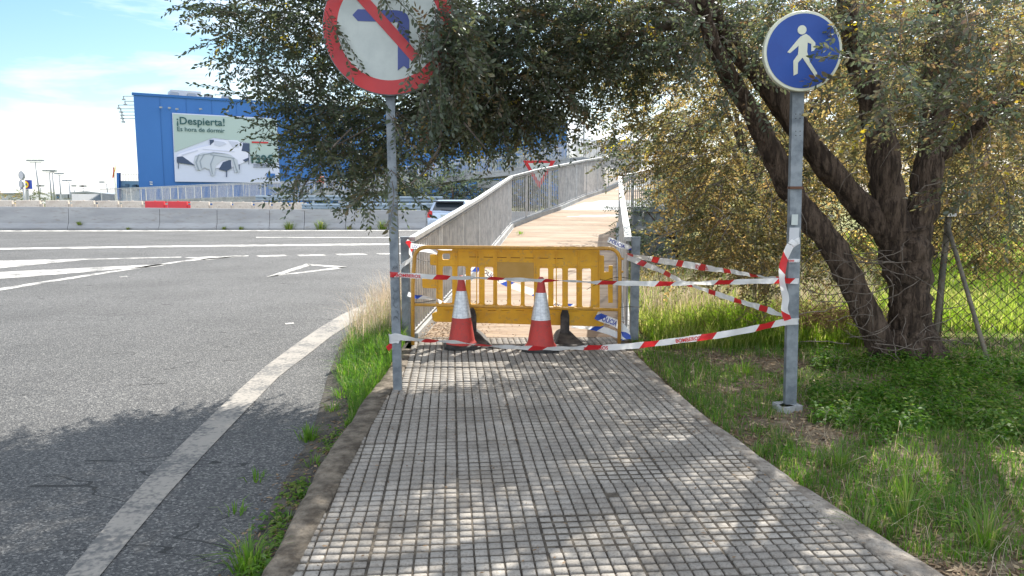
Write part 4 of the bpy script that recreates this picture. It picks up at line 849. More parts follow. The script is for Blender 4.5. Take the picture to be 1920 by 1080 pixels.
def osign(px, py0, py1, w, Y, label, lean=0):
    c_ = aty(px, (py0+py1)/2, Y); root = empty('oval_sign', (c_.x, Y, -.2), label, 'sign'); rx = w*Y/F/2; rz_ = (py1-py0)*Y/F/2
    V2, F2 = plate([[(rx*math.cos(a), rz_*math.sin(a)) for a in np.linspace(0, 2*math.pi, 33)[:-1]]], [], .12); g = MB(); g.add([(c_.x+v[0], Y+v[2], c_.z+v[1]) for v in V2], F2); part(g, 'sign_panel', M['grey'], root)
    V2, F2 = plate([[(.7*rx*math.cos(a), .86*rz_*math.sin(a)) for a in np.linspace(0, 2*math.pi, 33)[:-1]]], [], .05); g = MB(); g.add([(c_.x+v[0], Y-.08+v[2], c_.z+v[1]) for v in V2], F2); part(g, 'sign_face', M['palewall'], root)
    g = MB(); g.tube([(c_.x+.05, Y+.15, -.2), (c_.x, Y+.15, c_.z+rz_*.9)], .07, 8); part(g, 'pole', M['galv_light'], root)
osign(41, 321, 337, 11, 55, 'upper oval sign on a thin pole left of the tallest lamp post'); osign(40.5, 338, 353, 9, 54.5, 'lower oval sign under the other oval one')
Y_ = 80; c_ = aty(49, 346, Y_); root = empty('supermarket_sign', (c_.x, Y_, -.2), 'square blue supermarket sign with a yellow disc beside the oval signs', 'sign'); h_ = 8.3*Y_/F
g = MB(); g.box(c_, (2*h_*1.15, .3, 2*h_)); part(g, 'sign_box', mat('sign_box_blue', (.03,.06,.30), .4), root)
V2, F2 = plate([circ(h_*.9, 30)], [circ(h_*.78, 30)], .04); g = MB(); g.add([(c_.x+v[0], Y_-.19+v[2], c_.z+v[1]) for v in V2], F2); part(g, 'red_ring', M['red'], root)
V2, F2 = plate([circ(h_*.78, 30)], [], .04); g = MB(); g.add([(c_.x+v[0], Y_-.19+v[2], c_.z+v[1]) for v in V2], F2); part(g, 'yellow_disc', mat('sign_yellow', (.75,.62,.03), .5), root)
V_, F_, w_ = text_geo('LIDL', .05); k_ = h_*1.3/w_; g = MB(); g.add([(c_.x-h_*.65+x*k_, Y_-.24, c_.z-h_*.18+y*k_) for x, y in V_], F_); part(g, 'lettering', mat('sign_blue_ink', (.02,.05,.35), .5), root)
g = MB(); g.box((c_.x, Y_+.05, c_.z/2-.4), (.25, .25, c_.z-.2)); part(g, 'pole', M['grey'], root)
Y_ = 60; c_ = aty(214, 306, Y_); b_ = aty(218, 372, Y_); root = empty('flag_pole', (b_.x, Y_, -.2), 'white flag pole with a limp red and yellow flag left of the blue store', 'flag')
g = MB(); g.tube([(b_.x, Y_, -.2), b_, c_], [.1,.09,.04], 8); part(g, 'pole', M['cream'], root)
for nm, xa, xb, y0, y1, mm_ in (('red_stripe',-3.2,-.3,314,334,M['red']),('yellow_stripe',-.8,1.6,309,331,mat('flag_yellow', (.70,.45,.05), .7))):
    g = MB(); vs = []
    for i in range(9):
        f_ = i/8; y = y0+(y1-y0)*f_; sw = math.sin(f_*5)*.7
        vs += [aty(214.5+xa+sw, y, Y_-.05+.08*math.sin(i)), aty(214.5+xb+sw, y-1, Y_-.02+.08*math.cos(i))]
    g.add(vs, [(2*i, 2*i+1, 2*i+3, 2*i+2) for i in range(8)]); part(g, nm, mm_, root)
def shed(x0, x1, pts, Y, m, name, label, cat='building', dp=14):
    root = empty(name, (aty((x0+x1)/2, 370, Y).x, Y, -.25), label, cat); P = [aty(x, y, Y) for x, y in pts]; P = [Vector((P[0].x, Y, -.25))]+P+[Vector((P[-1].x, Y, -.25))]; k_ = len(P)
    g = MB(); g.add(P+[p+Vector((0, dp, 0)) for p in P], [tuple(range(k_))[::-1], tuple(range(k_, 2*k_))]+[(i, i+1, k_+i+1, k_+i) for i in range(k_-1)]); part(g, 'wall', m, root); return root
r_ = shed(-60, 42, [(-60,364),(42,363.5)], 130, M['palewall'], 'low_building', 'low grey building at the left edge of the photo'); g = MB(); a, b_ = aty(-60,363,129.8), aty(42,362.6,129.8); g.bar(a, b_, .4, .25); part(g, 'roof_edge', M['grey'], r_)
r_ = shed(62, 114, [(62,364.5),(113,365)], 140, M['palewall'], 'low_building', 'low pale building behind the tallest lamp post'); g = MB(); a, b_ = aty(62,364,139.8), aty(113,364.5,139.8); g.bar(a, b_, .4, .3); part(g, 'roof_edge', M['grey'], r_); g = MB(); a, b_ = aty(66,370,139.8), aty(110,370,139.8); g.bar(a, b_, .2, .35); part(g, 'window', M['bluegrey'], r_)
r_ = shed(112, 134, [(112,364),(134,363.5)], 95, M['palewall'], 'kiosk', 'small pale kiosk with dark windows left of the long low shed', 'kiosk')
for x in (119,126,131): g = MB(); g.box(aty(x,368,94.8), (.45,.1,.5)); part(g, 'window', M['grey'], r_)
r_ = shed(136, 214, [(137,362),(152,361),(165,360.5),(214,366)], 110, mat('shed_wall', (.33,.38,.46), .7), 'long_shed', 'long low grey shed with a shallow sloping roof left of the flag pole')
g = MB(); a, b_, c_ = aty(134,362,109.7), aty(163,360,109.7), aty(216,366.3,109.7); g.bar(a, b_, .5, .25); g.bar(b_, c_, .5, .25); part(g, 'roof_edge', M['grey'], r_)
for x in (166, 174): g = MB(); g.box(aty(x,369.5,109.8), (.6,.1,.55)); part(g, 'window', M['cream'], r_)
r_ = shed(222, 268, [(223,339),(268,339.5)], 96, M['bluegrey'], 'annex_building', 'blue grey annex with a roof railing tucked against the left side of the blue store')
g = MB(); a = aty(222.5,324,95.8); b_ = aty(223,374,95.8); g.bar(a, b_, .5, .3); part(g, 'corner_fin', mBlue, r_)
g = MB(); a, b_ = aty(224,326,95.9), aty(267,326.5,95.9); g.bar(a, b_, .06, .06)
for x in range(226, 268, 3): g.bar(aty(x,326,95.9), aty(x,339,95.9), .04, .04)
part(g, 'roof_railing', M['galv_light'], r_)
g = MB(); rg = random.Random(8)
for i in range(16): c_ = aty(rg.uniform(230,264), rg.uniform(346,362), 95.85); g.box(c_, (rg.uniform(.3,.9), .06, .22))
part(g, 'wall_marks', mat('wall_mark', (.06,.12,.20), .6), r_)
# low parking rail right of the ramp
def beamfence(x0, x1, y0, y1, Y, label):
    a = aty(x0, y0, Y); b_ = aty(x1, y1, Y); root = empty('rail_fence', ((a.x+b_.x)/2, Y, -.1), label, 'fence'); g = MB(); g.bar(a, b_, .10, .16); part(g, 'rail_beam', M['conc'], root); g = MB(); g.bar(a+Vector((0,0,.42)), b_+Vector((0,0,.42)), .10, .10); part(g, 'top_rail', M['galv'], root)
    for f_ in (.05,.35,.65,.95): p = a.lerp(b_, f_); g = MB(); g.box((p.x, Y+.1, (p.z+.45)/2-.1), (.18,.14,p.z+.65)); part(g, 'fence_post', M['galv'], root)
beamfence(1192, 1265, 432, 432, 15.0, 'low rail fence with a pale beam right of the ramp beneath the hanging leaves')

# ---- person in a red jacket on the far ramp
def person(base, h, label):
    root = empty('person', base, label, 'person', rz=0)
    bm = bmesh.new(); J = [(0,0,.95),(0,0,1.12),(0,0,1.35),(0,-.01,1.48),(0,-.03,1.56),(0,-.03,1.68),(.17,0,1.42),(.24,.02,1.15),(.20,-.12,.95),(-.17,0,1.42),(-.24,.0,1.15),(-.25,-.16,1.0),(.10,0,.88),(.12,-.04,.50),(.12,.06,.08),(.12,-.10,.04),(-.10,0,.88),(-.11,.05,.50),(-.12,.16,.09),(-.12,.04,.04)]
    E = [(0,1),(1,2),(2,3),(3,4),(4,5),(2,6),(6,7),(7,8),(2,9),(9,10),(10,11),(0,12),(12,13),(13,14),(14,15),(0,16),(16,17),(17,18),(18,19)]
    Rr = [.15,.145,.17,.06,.075,.09,.07,.05,.035,.07,.05,.035,.10,.065,.045,.035,.10,.065,.045,.035]
    def skin(idx, scale, name, m, zf=None):
        me = bpy.data.meshes.new(name); mp_ = {i: n_ for n_, i in enumerate(idx)}; me.from_pydata([tuple(x*h/1.75 for x in J[i]) for i in idx], [(mp_[a], mp_[b]) for a, b in E if a in mp_ and b in mp_], [])
        o = bpy.data.objects.new(name, me); C.objects.link(o); md = o.modifiers.new('s', 'SKIN'); md.use_smooth_shade = True
        for i, v in zip(idx, me.skin_vertices[0].data): v.radius = (Rr[i]*scale, Rr[i]*scale*.85); v.use_root = (i == idx[0])
        sb = o.modifiers.new('u', 'SUBSURF'); sb.levels = 1; sb.render_levels = 1; bpy.context.view_layer.update()
        me2 = bpy.data.meshes.new_from_object(o.evaluated_get(bpy.context.evaluated_depsgraph_get())); bpy.data.objects.remove(o); me2.materials.clear(); me2.materials.append(m); o2 = bpy.data.objects.new(name, me2); C.objects.link(o2); o2.parent = root; return o2
    skin(list(range(20)), 1.0, 'body', mat('skin', (.45,.28,.20), .6)); skin([0,1,2,6,7,8,9,10,11], 1.14, 'jacket', mat('red_jacket', (.70,.05,.03), .7)); skin([0,12,13,14,16,17,18], 1.12, 'trousers', mat('dark_trousers', (.03,.035,.05), .8))
    bm.free(); g = MB(); g.lathe((0,-.02*h/1.75,1.63*h/1.75), [(.10,-.04),(.112,.02),(.10,.09),(.06,.135),(.001,.145)], 16); o_ = g.build('cap', M['black']); o_.parent = root
    return root
pp = aty(584, 378, 54.0); person(Vector((pp.x, 56.9, aty(584,368,57).z+.02)), 1.75, 'person in bright red jacket and dark cap on the far ramp, seen through leaves')
# ================================================================ vegetation
GRN = [(0,(.045,.066,.048)),(.35,(.072,.096,.056)),(.6,(.098,.11,.055)),(.78,(.15,.115,.058)),(.92,(.19,.11,.065)),(1,(.45,.37,.06))]
M['leaf'] = leafmat('elm_leaf', GRN, .45, .42, .05)
DRY = [(0,(.045,.055,.028)),(.3,(.12,.12,.052)),(.55,(.22,.175,.075)),(.8,(.29,.20,.095)),(1,(.50,.42,.12))]
M['dryleaf'] = leafmat('dry_leaf', DRY, .58, .5, .03)
BG_ = [(0,(.04,.065,.045)),(.5,(.07,.095,.055)),(1,(.16,.17,.07))]
M['bgleaf'] = leafmat('bush_leaf', BG_, .4, .5, .03)
GR = [(0,(.05,.125,.02)),(.5,(.115,.215,.032)),(.78,(.20,.225,.075)),(.9,(.33,.30,.12)),(1,(.42,.34,.19))]
M['grass'] = leafmat('grass_blade', GR, .5, .5, .02)
GR2 = [(0,(.09,.17,.018)),(.5,(.205,.25,.055)),(1,(.42,.38,.17))]
M['grass2'] = leafmat('meadow_blade', GR2, .55, .5, .02)
ST = [(0,(.17,.17,.08)),(.5,(.34,.26,.18)),(1,(.46,.37,.29))]
M['straw'] = leafmat('straw_blade', ST, .4, .5)
LI = [(0,(.10,.06,.035)),(.5,(.22,.15,.09)),(1,(.40,.31,.20))]
M['litter'] = leafmat('leaf_litter', LI, .15, .6, .02)
def spray_proto(seed, nl=19, Ls=.40, leaf=.048, droop=.28):
    r = np.random.default_rng(seed); V = []; Fq = []; n = 8; T = []
    ts_ = np.linspace(0, 1, n); ax = np.stack([ts_*Ls, .05*np.sin(ts_*3+seed)*ts_, -droop*Ls*.5*ts_**1.9], 1)
    def P(t): return np.array([np.interp(t, ts_, ax[:, i]) for i in range(3)])
    for i in range(n-1):          # twig as a thin three sided tube
        w = .0035*(1-ts_[i]*.75); w2 = .0035*(1-ts_[i+1]*.75); b = len(V)
        for p, q in ((ax[i], w), (ax[i+1], w2)):
            for k in range(3): V.append(p+np.array([0, q*math.cos(2.09*k), q*math.sin(2.09*k)]))
        for k in range(3): Fq.append((b+k, b+(k+1) % 3, b+3+(k+1) % 3, b+3+k)); T.append(-1)
    for k in range(nl):
        t = .12+.88*k/(nl-1); p = P(t); s = 1 if k % 2 else -1
        L_ = leaf*r.uniform(.65, 1.2); w = L_*r.uniform(.19, .25); a = s*r.uniform(.6, 1.15) if k < nl-1 else 0
        d = np.array([math.cos(a), math.sin(a), r.uniform(-.65, .35)]); d /= np.linalg.norm(d)
        sd_ = np.cross(d, [0, 0, 1]); sd_ /= np.linalg.norm(sd_); nn_ = np.cross(sd_, d); ro = r.uniform(-1.2, 1.2); sd2 = sd_*math.cos(ro)+nn_*math.sin(ro); nn_ = np.cross(sd2, d)
        b = len(V); p0 = p+d*.006; cu_ = r.uniform(.02, .22)
        V += [p0, p0+d*L_*.36+sd2*w-nn_*0, p0+d*L_*.74+sd2*w*.72-nn_*L_*cu_*.4, p0+d*L_-nn_*L_*cu_, p0+d*L_*.74-sd2*w*.72-nn_*L_*cu_*.4, p0+d*L_*.36-sd2*w, p0+d*L_*.5+nn_*w*.35]
        # two quads folded on the midrib + tip
        Fq += [(b, b+1, b+2, b+6), (b, b+6, b+4, b+5), (b+6, b+2, b+3, b+4)]; q = r.uniform(0, 1); T += [q]*3
    return np.array(V), np.array(Fq), np.array(T)
PRO = [spray_proto(s, 20+s % 4) for s in range(7)]
PROT = [spray_proto(s+20, 9, .30, .045, .8) for s in range(4)]
def place_sprays(name, mats, pts, dirs, scale=1.0, protos=None, tlo=0, thi=1, tintfn=None, seed=0, roll=1.0, sparse=1):
    """one mesh of sprays: pts (n,3), dirs (n,3) outward directions"""
    r = np.random.default_rng(seed); protos = protos or PRO; VV = []; FF = []; MI = []; TT = []; base = 0
    n = len(pts); which = r.integers(0, len(protos), n)
    for pi, (PV, PF, PT_) in enumerate(protos):
        idx = np.where(which == pi)[0]; m = len(idx)
        if not m: continue
        X = dirs[idx]+r.normal(0, .28, (m, 3)); X /= np.linalg.norm(X, axis=1)[:, None]
        up = np.array([0, 0, 1.])+r.normal(0, roll*.55, (m, 3)); Y = np.cross(up, X); Y /= np.linalg.norm(Y, axis=1)[:, None]; Z = np.cross(X, Y)
        s = scale*r.uniform(.75, 1.3, m)
        W_ = (PV[None, :, 0, None]*X[:, None]+PV[None, :, 1, None]*Y[:, None]+PV[None, :, 2, None]*Z[:, None])*s[:, None, None]+pts[idx][:, None]
        FF.append((PF[None]+(base+np.arange(m)*len(PV))[:, None, None]).reshape(-1, 4)); VV.append(W_.reshape(-1, 3)); base += m*len(PV)
        g0 = r.uniform(tlo, thi, m) if tintfn is None else tintfn(pts[idx], r)
        t = np.clip(np.where(PT_[None] < 0, .5, g0[:, None]*.75+PT_[None]*.25), 0, 1); TT.append(t.ravel()); MI.append(np.tile((PT_ < 0).astype(int), m))
    return big_mesh(name, np.concatenate(VV), np.concatenate(FF), mats, mi=np.concatenate(MI), tint=np.concatenate(TT))
def clump_pts(cl, seed, surf=.35):
    """cl: list of (px, py, Y, rx_px, ry_px, ry_depth_m, n)"""
    r = np.random.default_rng(seed); P = []; D = []
    for px, py, Y, rx, ry, rd, n in cl:
        c = np.array(aty(px, py, Y)); k = Y/F; u = r.normal(0, 1, (n, 3)); u /= np.linalg.norm(u, axis=1)[:, None]; rad = r.uniform(0, 1, n)**(1/2.4)
        q = u*rad[:, None]*np.array([rx*k, rd, ry*k]); P.append(c+q); dd = u*np.array([1, .6, .45])+np.array([-.12, 0, -.16]); D.append(dd/np.linalg.norm(dd, axis=1)[:, None])
    return np.concatenate(P), np.concatenate(D)

# ---- the big leaning tree
tb = at(1700, 697, -.06); YT = tb.y+.25
tree = empty('elm_tree', (aty(1700,690,YT).x, YT, -.06), 'big dark tree with several leaning trunks whose crown hangs over the pavement', 'tree')
def limb(pts, rr_a, n=14, bump=.28, seed=0, k=6, m=0, mb=None):
    Q = catmull([Vector(p) for p in pts], k); rad = np.interp(np.linspace(0, 1, len(Q)), np.linspace(0, 1, len(rr_a)), rr_a); mb = mb or MB(); mb.tube(Q, list(rad), n, m, bump, seed); return mb
def TY(l): return [aty(x, y, Y) for x, y, Y in l]
def wpx(w, Y=6.9): return w/2*Y/F*.84
part(limb(TY([(1695,712,YT),(1702,660,YT),(1706,600,YT),(1705,540,YT),(1698,480,YT),(1690,430,YT)]), [wpx(v) for v in (150,108,88,86,100,92)], 20, .30, 1), 'trunk', M['bark'], tree)
part(limb(TY([(1680,705,YT-.02),(1655,650,YT-.05),(1612,560,YT-.1),(1555,455,YT-.1),(1500,385,YT-.1),(1452,300,YT-.15),(1420,230,YT-.2),(1365,140,YT-.4),(1330,60,YT-.6),(1300,-60,YT-.9),(1250,-250,YT-1.3)]), [wpx(v) for v in (90,64,58,54,50,48,42,36,28,20,12)], 16, .3, 2), 'limb', M['bark'], tree)
part(limb(TY([(1700,500,YT),(1672,445,YT),(1620,392,YT+.02),(1560,322,YT+.05),(1500,245,YT+.1),(1440,160,YT+.1),(1385,95,YT),(1340,30,YT-.1),(1290,-80,YT-.3),(1200,-260,YT-.6)]), [wpx(v) for v in (70,62,56,50,50,50,44,36,28,18)], 16, .3, 3), 'limb', M['bark'], tree)
part(limb(TY([(1695,470,YT),(1672,400,YT),(1660,330,YT),(1650,250,YT+.05),(1625,160,YT+.1),(1600,70,YT+.1),(1585,-20,YT+.1),(1560,-200,YT)]), [wpx(v) for v in (80,68,66,60,54,48,42,30)], 16, .28, 4), 'limb', M['bark'], tree)
part(limb(TY([(1702,470,YT),(1728,400,YT+.05),(1738,340,YT+.08),(1745,270,YT+.12),(1752,190,YT+.1),(1764,110,YT+.05),(1772,20,YT),(1790,-80,YT-.1),(1830,-260,YT-.3)]), [wpx(v) for v in (78,66,62,52,60,66,60,48,32)], 16, .3, 5), 'limb', M['bark'], tree)
part(limb(TY([(1742,300,YT+.1),(1800,270,YT),(1870,200,YT-.3),(1960,150,YT-.6)]), [wpx(v) for v in (34,24,18,10)], 10, .2, 6), 'limb', M['bark'], tree)
bp_ = aty(1702, 690, YT)
for a, L_ in ((200,.55),(250,.5),(300,.55),(340,.6),(150,.45)):
    ca, sa = math.cos(R(a)), math.sin(R(a)); part(limb([bp_+Vector((ca*.12, sa*.12, .34)), bp_+Vector((ca*.24, sa*.24, .12)), bp_+Vector((ca*.36, sa*.36, .02)), bp_+Vector((ca*L_, sa*L_, -.07))], [.10,.105,.075,.03], 10, .25, a, 5), 'root_flare', M['bark'], tree)
# long limbs that carry the foliage over the pavement (most above the photo's top edge)
over = [[(1320,20,YT-.6),(1180,-40,YT-.7),(1020,-50,YT-.8),(860,-30,YT-.9),(700,-60,YT-.7),(560,-100,YT-.4)],
        [(1300,-60,YT-.9),(1150,-200,YT-1.4),(950,-330,YT-1.8),(760,-430,YT-1.8),(600,-420,YT-1.5)],
        [(1340,30,YT),(1200,60,YT+.6),(1080,90,YT+1),(960,150,YT+.9),(880,220,YT+.8),(790,330,YT+.4)]]
mbs = MB()
for i, l in enumerate(over): limb(TY(l), [.075,.06,.045,.035,.022,.012] if i != 2 else [.05,.036,.026,.018,.013,.006], 8, .15, i+9, mb=mbs)
for l, a in (([(800,310,6.6),(822,280,6.5),(826,255,6.5),(828,200,6.6)], .012), ([(770,345,6.5),(800,318,6.55),(822,290,6.5)], .007), ([(660,240,6.3),(625,275,6.2),(650,262,6.3),(700,235,6.4)], .007), ([(870,230,6.3),(888,252,6.25),(912,280,6.2)], .008), ([(560,370,6.9),(575,340,6.9),(600,315,6.9),(650,280,6.8)], .008)):
    limb(TY(l), [a, a, a*.8, a*.5], 6, .1, 2, mb=mbs)
part(mbs, 'branches', M['twig'], tree)
CL = [ # (px, py, Y, rx, ry, depth, n)
 (425,2,6.9,44,14,.3,18),(490,40,6.9,50,40,.5,70),(560,40,7.1,60,60,.6,110),(425,80,6.7,22,8,.2,6),(475,106,6.8,30,24,.3,26),(540,140,6.9,36,36,.4,50),(600,60,7.5,50,50,.5,40),(610,140,7.4,40,50,.5,30),
 (640,0,7.0,50,40,.5,70),(590,200,6.9,40,26,.4,58),(640,215,7.1,50,40,.5,84),(610,262,6.9,36,18,.4,46),(670,285,7.1,56,36,.5,90),(560,325,6.8,24,8,.2,16),(600,345,6.8,20,12,.2,12),(705,325,6.8,34,26,.3,44),
 (462,180,6.7,20,5,.15,5),(510,235,6.8,20,8,.2,8),
 (735,215,7.2,70,50,.5,130),(765,285,7.0,40,28,.4,60),(850,120,7.1,60,100,.5,200),(850,205,7.1,74,46,.6,170),(930,150,7.1,90,100,.7,280),(930,215,7.1,70,30,.5,110),(1000,100,7.2,90,90,.7,260),(985,205,7.3,48,32,.5,110),(920,30,7.2,110,60,.7,240),(1030,180,7.4,44,44,.5,70),
 (730,60,7.5,90,60,.4,150),(1080,50,7.4,90,70,.8,210),(1150,70,7.6,90,80,.8,190),(1230,50,7.9,80,46,.5,110),(1105,150,7.8,50,44,.6,60),(1200,30,7.2,90,60,.8,140),(1150,200,8.2,50,40,.6,26),(1200,250,8.8,70,40,.6,50),(1240,300,9.2,60,30,.6,50),(1120,300,9,30,12,.4,6),
 # right foreground, around and in front of the footpath sign
 (1680,120,4.9,24,34,.25,22),(1610,0,5.0,24,6,.2,6),(1700,200,5.4,40,20,.3,14),(1760,40,5.8,60,30,.5,30),(1820,210,5.6,70,36,.4,44),(1850,50,5.8,80,70,.6,100),(1700,20,6.2,80,40,.5,60),(1880,330,5.9,60,50,.5,40),(1440,0,6.6,90,24,.5,60),(1300,60,7.4,80,60,.6,80),(1330,60,6.1,50,40,.3,34),(1400,150,6.2,36,36,.25,16),(1440,50,6.2,50,30,.3,26),(1380,180,7.8,60,50,.5,30),(1560,10,7.6,70,40,.5,40),(1820,130,8.0,100,90,.6,150),(1650,20,7.9,90,30,.5,70),(1900,120,7.0,60,80,.5,70),(1720,80,6.3,50,40,.3,24),(1700,110,8.2,80,80,.5,80)]
P_, D_ = clump_pts(CL, 3)
# in front of the round sign's right half and its rim
P2_, D2_ = clump_pts([(826,20,5.6,26,50,.15,46),(828,110,5.6,24,44,.15,46),(850,60,5.65,26,70,.15,50),(800,165,5.62,20,10,.1,16),(722,-16,5.55,22,5,.1,7),(790,58,5.55,14,22,.1,12),(612,20,5.65,6,22,.1,9),(736,330,5.65,6,30,.1,6),(735,210,5.7,10,14,.1,7)], 5)
D2_[:, 0] = np.abs(D2_[:, 0])*.4; D2_[:, 2] -= .4
P_ = np.concatenate([P_, P2_]); D_ = np.concatenate([D_, D2_])
# crown above the photo's frame: it throws the shade on road and pavement
r = np.random.default_rng(77); up = []
sdn = np.array(sd)
for (gx0, gx1, gy0, gy1, h0, h1, n) in ((-5.4,-1.0,.9,4.5,3.3,5.4,2300),(-3.0,-1.0,4.0,5.3,2.9,4.2,190),(-1.6,.2,1.2,4.2,3.2,5.0,200),(.0,1.6,1.4,4.6,3.2,5.2,95),(1.4,4.2,1.0,3.6,3.3,5.0,110),(-1.2,1.6,4.6,7.2,3.2,4.8,150),(-7.5,-4.2,.2,4.0,3.6,5.4,520),(3.2,7.5,2.4,5.4,3.3,5.4,430),(2.0,6.0,-1.0,2.2,3.2,5.0,120),(-3,1.5,-1.5,1.6,3.3,5,260)):
    g_ = np.stack([r.uniform(gx0, gx1, n), r.uniform(gy0, gy1, n)], 1); h = r.uniform(h0, h1, n)
    q = np.stack([g_[:, 0]+h*sdn[0]/sdn[2], g_[:, 1]+h*sdn[1]/sdn[2], h], 1); up.append(q)
UP = np.concatenate(up)
# gather into clumps so the light comes through in patches
cc = r.uniform(0, 1, (len(UP), 3)); ncl = len(UP)//11; cen = UP[r.integers(0, len(UP), ncl)]; ai = np.array([np.argmin(((cen-p)**2).sum(1)) for p in UP]); UP = UP*.55+cen[ai]*.45
# keep what would hang into the picture out of it
el = np.degrees(np.arctan2(UP[:, 2]-H, UP[:, 1])); keep = el > 17.0; UP = UP[keep]
UD = r.normal(0, 1, (len(UP), 3))*np.array([1, 1, .3]); UD[:, 2] -= .3
P_ = np.concatenate([P_, UP]); D_ = np.concatenate([D_, UD/np.linalg.norm(UD, axis=1)[:, None]])
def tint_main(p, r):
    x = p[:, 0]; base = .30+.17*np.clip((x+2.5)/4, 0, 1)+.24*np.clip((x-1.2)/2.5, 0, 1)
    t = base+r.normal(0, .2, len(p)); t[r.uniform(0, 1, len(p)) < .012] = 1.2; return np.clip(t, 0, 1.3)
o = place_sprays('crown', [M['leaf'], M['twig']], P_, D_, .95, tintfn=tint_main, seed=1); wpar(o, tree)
# ---- bare hanging twigs and dry leaves of the inner crown
CD = [(1180,110,8.2,80,60,.6,110),(1250,200,8.6,70,60,.6,80),(1600,60,8.6,90,60,.6,90),(1780,80,8.4,90,60,.6,90),(1880,60,8.2,80,60,.6,90),(1130,30,8.0,90,40,.6,90),(1280,190,8.2,80,100,.9,120),(1300,320,8.6,50,50,.7,60),(1350,300,8.0,80,90,.9,160),(1340,420,8.6,70,60,.8,130),(1400,380,8.3,80,80,.8,210),(1400,470,8.2,90,40,.7,170),(1290,500,8.8,60,16,.5,20),(1420,120,8.0,90,70,.8,110),(1550,300,8.2,80,80,.6,120),(1560,430,8.4,70,70,.6,130),(1620,500,8.2,40,20,.3,30),(1620,230,8.5,80,80,.6,90),(1720,300,8.6,90,80,.6,90),(1810,380,8.4,100,60,.6,180),(1890,430,8.2,70,60,.6,150),(1870,280,7.9,90,80,.6,170),(1720,180,8.4,90,80,.7,120),(1850,150,8.0,90,80,.8,160),(1500,90,8.2,80,60,.6,70),(1350,30,8.0,100,50,.8,130),(1460,520,7.6,60,18,.4,36),(1840,470,8.3,60,20,.3,30),(1235,300,8.6,30,30,.4,22)]
Pd, Dd = clump_pts(CD, 9)
def tint_dry(p, r): return np.clip(.43+r.normal(0, .26, len(p)), 0, 1)
o = place_sprays('dry_crown', [M['dryleaf'], M['twig']], Pd, Dd, .92, tintfn=tint_dry, seed=2, roll=1.0); wpar(o, tree); ts(o, 'yellowing inner leaves')
g = MB(); rg = random.Random(21)
for i in range(240):
    px, py = rg.uniform(1230,1910), rg.uniform(30,470); Y = rg.uniform(6.6,8.6); a = aty(px, py, Y); L_ = rg.uniform(.3,.95); dx = rg.uniform(-.7,.35); P0_ = a; pts = [a]
    for k in range(4): a = a+Vector((dx*L_/4+rg.uniform(-.04,.04), rg.uniform(-.05,.05), -L_/4*(.2+.3*k)*rg.uniform(.3,1.2))); pts.append(a)
    g.tube(pts, [.008,.006,.005,.0035,.002], 4)
for i in range(46):
    px, py = rg.uniform(1560,1740), rg.uniform(470,700); Y = YT-.35+rg.uniform(-.1,.1); a = aty(px, py, Y); pts = [a]; th = rg.uniform(0, 6.3)
    for k in range(5): th += rg.uniform(-.5,.6); a = a+Vector((math.cos(th)*.09, rg.uniform(-.04,.04), math.sin(th)*.055)); pts.append(a)
    g.tube(pts, [.004]*5+[.002], 4)
part(g, 'bare_twigs', M['twig'], tree)

# ---- trees and bushes behind
def bgtree(name, x, y, h, rw, label, m, n, zc=None, sc=1.9, group='trees and bushes beyond the verge', tl=.1, th=.9, seed=1, rd=None, low=.15):
    root = empty(name, (x, y, -.1), label, 'tree' if 'tree' in name else 'bush', group); r = np.random.default_rng(seed)
    u = r.normal(0, 1, (n, 3)); u /= np.linalg.norm(u, axis=1)[:, None]; rad = r.uniform(.25, 1, n)**.5; zc = zc or h*.55
    lump = 1+.22*np.sin(u[:, 0]*5+seed)*np.cos(u[:, 2]*6+seed*2)
    p = np.stack([u[:, 0]*rw*rad*lump, u[:, 1]*(rd or rw)*rad*lump, u[:, 2]*(h-zc)*rad*lump], 1); p[:, 2] = np.where(p[:, 2] < 0, p[:, 2]*(zc-low)/(h-zc+1e-6), p[:, 2])+zc; p += np.array([x, y, 0]); p[:, 2] = np.maximum(p[:, 2], .1)
    d = u*np.array([1, 1, .4])+np.array([0, 0, -.2]); o = place_sprays('crown', [m, M['twig']], p, d, sc, tlo=tl, thi=th, seed=seed); wpar(o, root)
    g = MB(); rg = random.Random(seed)
    g.tube([(x, y, -.2), (x+.05*h*rg.uniform(-1,1), y, h*.3), (x+.08*h*rg.uniform(-1,1), y, h*.7)], [.035*h, .026*h, .01*h], 8, 0, .2)
    for k in range(5): a = rg.uniform(0, 6.3); g.tube([(x, y, h*.22+.05*k), (x+math.cos(a)*rw*.35, y+math.sin(a)*rw*.3, h*.5), (x+math.cos(a)*rw*.7, y+math.sin(a)*rw*.6, h*.72)], [.016*h, .01*h, .004*h], 6)
    part(g, 'trunk', M['bark'], root); return root
bgtree('small_tree', 5.6, 17.0, 5.6, 2.5, 'yellow brown thinning tree behind the blue sign post', M['dryleaf'], 560, 3.2, 2.0, seed=3, low=.8)
bgtree('small_tree', 9.8, 17.5, 6.4, 3.0, 'yellow brown tree behind the forked trunks of the big tree', M['dryleaf'], 700, 3.6, 2.2, seed=4, low=1.3)
bgtree('small_tree', 14.4, 18.5, 7.2, 3.2, 'dark yellow tree at the right edge behind the wire fence', M['dryleaf'], 680, 4.2, 2.3, seed=5, low=1.9)
bgtree('bush', 3.2, 14.5, 1.9, 1.0, 'grey green bush right of the ramp beside the low rail fence', M['bgleaf'], 230, .9, 1.3, seed=6)
bgtree('bush', 5.2, 16.5, 2.7, 1.7, 'blue green bush seen through the leaves left of the sign post', M['bgleaf'], 420, 1.3, 1.6, seed=7)
bgtree('tall_tree', 10.5, 29, 9.5, 4.2, 'tall tree far behind the big tree, its top against the sky', M['dryleaf'], 900, 5.4, 2.6, tl=0, th=.6, seed=8, low=1.6)
